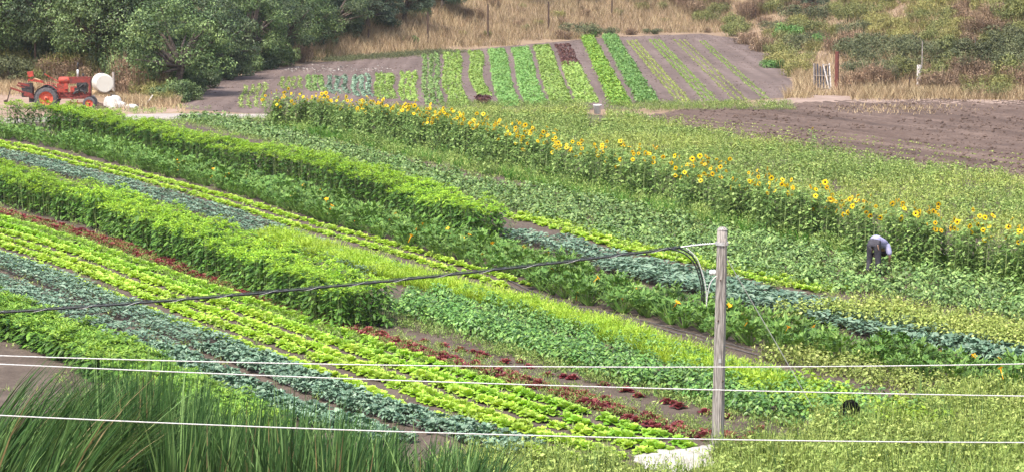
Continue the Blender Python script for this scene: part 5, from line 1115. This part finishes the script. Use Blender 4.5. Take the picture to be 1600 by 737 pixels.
b = MB(); b.tube(hp, .004, 4); part(b, 'lashing_wire', MAT['cable_hi'], cab, True)
hp2 = cpath + np.array([0, -.012, .036]); b = MB(); b.tube(hp2, .006, 5); part(b, 'messenger_wire', MAT['cable'], cab, True)
# three white wires crossing in front of the pole
for pts, Y0, Y1, lb in (([(0, 555), (600, 570), (1100, 572.5), (1600, 568)], 37, 37.6, 'upper white wire of three, passing before the pole'), ([(0, 568), (550, 592), (1100, 607), (1600, 618.5)], 36, 37, 'middle white wire of three, passing before the pole'), ([(0, 648), (550, 672), (1100, 684.5), (1600, 691)], 34, 35, 'lowest white wire of three, passing before the pole foot')):
    P = np.array([at(x, y, Y0 + (Y1 - Y0) * x / 1600) for x, y in pts]); f1 = np.polyfit(P[:, 0], P[:, 2], 2); f2 = np.polyfit(P[:, 0], P[:, 1], 1)
    X = np.linspace(-34, 34, 160); b = MB(); b.tube(np.stack([X, np.polyval(f2, X), np.polyval(f1, X)], -1), .009, 6)
    part(b, 'overhead_wire', MAT['wire'], None, True, label=lb, cat='wire', group='white wires')

# ------------------------------------------------------------------ the bending worker
def skin(verts, edges, name, mat, parent, root=0, sub=2):
    me = bpy.data.meshes.new(name); me.from_pydata([v[:3] for v in verts], edges, []); o = bpy.data.objects.new(name, me); C.objects.link(o)
    sk = o.modifiers.new('skin', 'SKIN'); ly = me.skin_vertices[0].data
    for i, v in enumerate(verts): ly[i].radius = (v[3], v[4] if len(v) > 4 else v[3]); ly[i].use_root = (i == root)
    sk.use_smooth_shade = True; sb = o.modifiers.new('sub', 'SUBSURF'); sb.levels = sub; sb.render_levels = sub
    dg = bpy.context.evaluated_depsgraph_get(); m2 = bpy.data.meshes.new_from_object(o.evaluated_get(dg)); m2.name = name
    bpy.data.objects.remove(o); m2.materials.clear(); m2.materials.append(mat)
    return mk(name, m2, parent)
wp = gp(1364, 434)
man = mk('person', None, None, (wp[0], wp[1], .05), R(-34), 1.02, 'person in a lavender shirt and charcoal trousers bending over the bean bed', 'person')
# facing +Y, bent forward from the hips, back arched upwards
J = dict(pel=(0, 0, .9), hl=(-.1, 0, .86), hr=(.1, 0, .86), kl=(-.13, .04, .48), kr=(.13, .05, .48), al=(-.14, -.03, .1), ar=(.14, -.02, .1), tl=(-.16, .14, .04), tr=(.16, .15, .04),
         sp1=(0, .16, 1.0), sp2=(0, .34, .98), ch=(0, .5, .86), nk=(0, .6, .72), hd=(0, .67, .6), hd2=(0, .7, .5), sl=(-.19, .48, .82), sr=(.19, .48, .82), el=(-.36, .42, .66), er=(.3, .44, .55), wl=(-.3, .6, .5), wr=(.2, .6, .34), fl=(-.26, .68, .44), fr=(.16, .66, .26))
rad = dict(pel=(.13, .12), hl=(.09, .1), hr=(.09, .1), kl=(.06, .06), kr=(.06, .06), al=(.04, .04), ar=(.04, .04), tl=(.04, .03), tr=(.04, .03), sp1=(.13, .11), sp2=(.15, .12), ch=(.15, .11), nk=(.06, .06), hd=(.085, .1), hd2=(.07, .08), sl=(.07, .07), sr=(.07, .07), el=(.045, .045), er=(.045, .045), wl=(.032, .028), wr=(.032, .028), fl=(.034, .02), fr=(.034, .02))
def graph(keys, pairs, grow=0, mul=1.0):
    ix = {k: i for i, k in enumerate(keys)}
    return [(*J[k], rad[k][0] * mul + grow, rad[k][1] * mul + grow) for k in keys], [(ix[a], ix[b]) for a, b in pairs]
keys = list(J); pairs = [('pel', 'hl'), ('pel', 'hr'), ('hl', 'kl'), ('hr', 'kr'), ('kl', 'al'), ('kr', 'ar'), ('al', 'tl'), ('ar', 'tr'), ('pel', 'sp1'), ('sp1', 'sp2'), ('sp2', 'ch'), ('ch', 'nk'), ('nk', 'hd'), ('hd', 'hd2'), ('ch', 'sl'), ('ch', 'sr'), ('sl', 'el'), ('sr', 'er'), ('el', 'wl'), ('er', 'wr'), ('wl', 'fl'), ('wr', 'fr')]
skin(*graph(keys, pairs), 'body', MAT['skin'], man)
skin(*graph(['pel', 'hl', 'hr', 'kl', 'kr', 'al', 'ar', 'sp1'], [('pel', 'hl'), ('pel', 'hr'), ('hl', 'kl'), ('hr', 'kr'), ('kl', 'al'), ('kr', 'ar'), ('pel', 'sp1')], .028), 'trousers', MAT['pants'], man)
J['bk'] = (0, .03, .985); rad['bk'] = (.16, .14)
skin(*graph(['sp2', 'bk', 'sp1', 'ch', 'sl', 'sr', 'el', 'er'], [('sp2', 'sp1'), ('sp1', 'bk'), ('sp2', 'ch'), ('ch', 'sl'), ('ch', 'sr'), ('sl', 'el'), ('sr', 'er')], .036), 'shirt', MAT['shirt'], man)
b = MB(); b.lathe([(0, -.1), (.08, -.07), (.108, 0), (.1, .06), (.05, .11), (0, .12)], 16, 'z'); hr_ = part(b, 'hair', MAT['hair'], man, True, loc=(0, .66, .6)); hr_.rotation_euler = (R(200), 0, 0)
for s in ('l', 'r'):
    for k in range(5):                                       # fingers
        p = np.array(J['f' + s]); q = p + np.array([(-.028 + .014 * k) * (1 if s == 'r' else -1), .02, -.055 - .02 * (k in (1, 2, 3))]); f = MB(); f.tube([p + [(-.02 + .01 * k), 0, 0], (p + q) / 2 + [0, .008, 0], q], [.01, .009, .007], 5); part(f, 'finger', MAT['skin'], man, True)
    b = MB(); a = np.array(J['a' + s]); b.box(a + [0, .06, -.04], (.1, .29, .1)); part(b, 'shoe', MAT['hair'], man)

# ------------------------------------------------------------------ thin summer haze
hz = MB(); hz.box((0, 670, 23), (1900, 1560, 50))
hm = bpy.data.materials.new('thin_haze'); hm.use_nodes = True; hn = hm.node_tree; hn.nodes.remove(hn.nodes['Principled BSDF'])
hv = hn.nodes.new('ShaderNodeVolumePrincipled'); hv.inputs['Color'].default_value = (.92, .95, 1, 1); hv.inputs['Density'].default_value = .00012; hv.inputs['Anisotropy'].default_value = .2
hn.links.new(hv.outputs[0], hn.nodes['Material Output'].inputs['Volume'])
mk('haze', hz.mesh('haze', [hm]), label='thin pale air haze over the valley', cat='haze', kind='stuff')
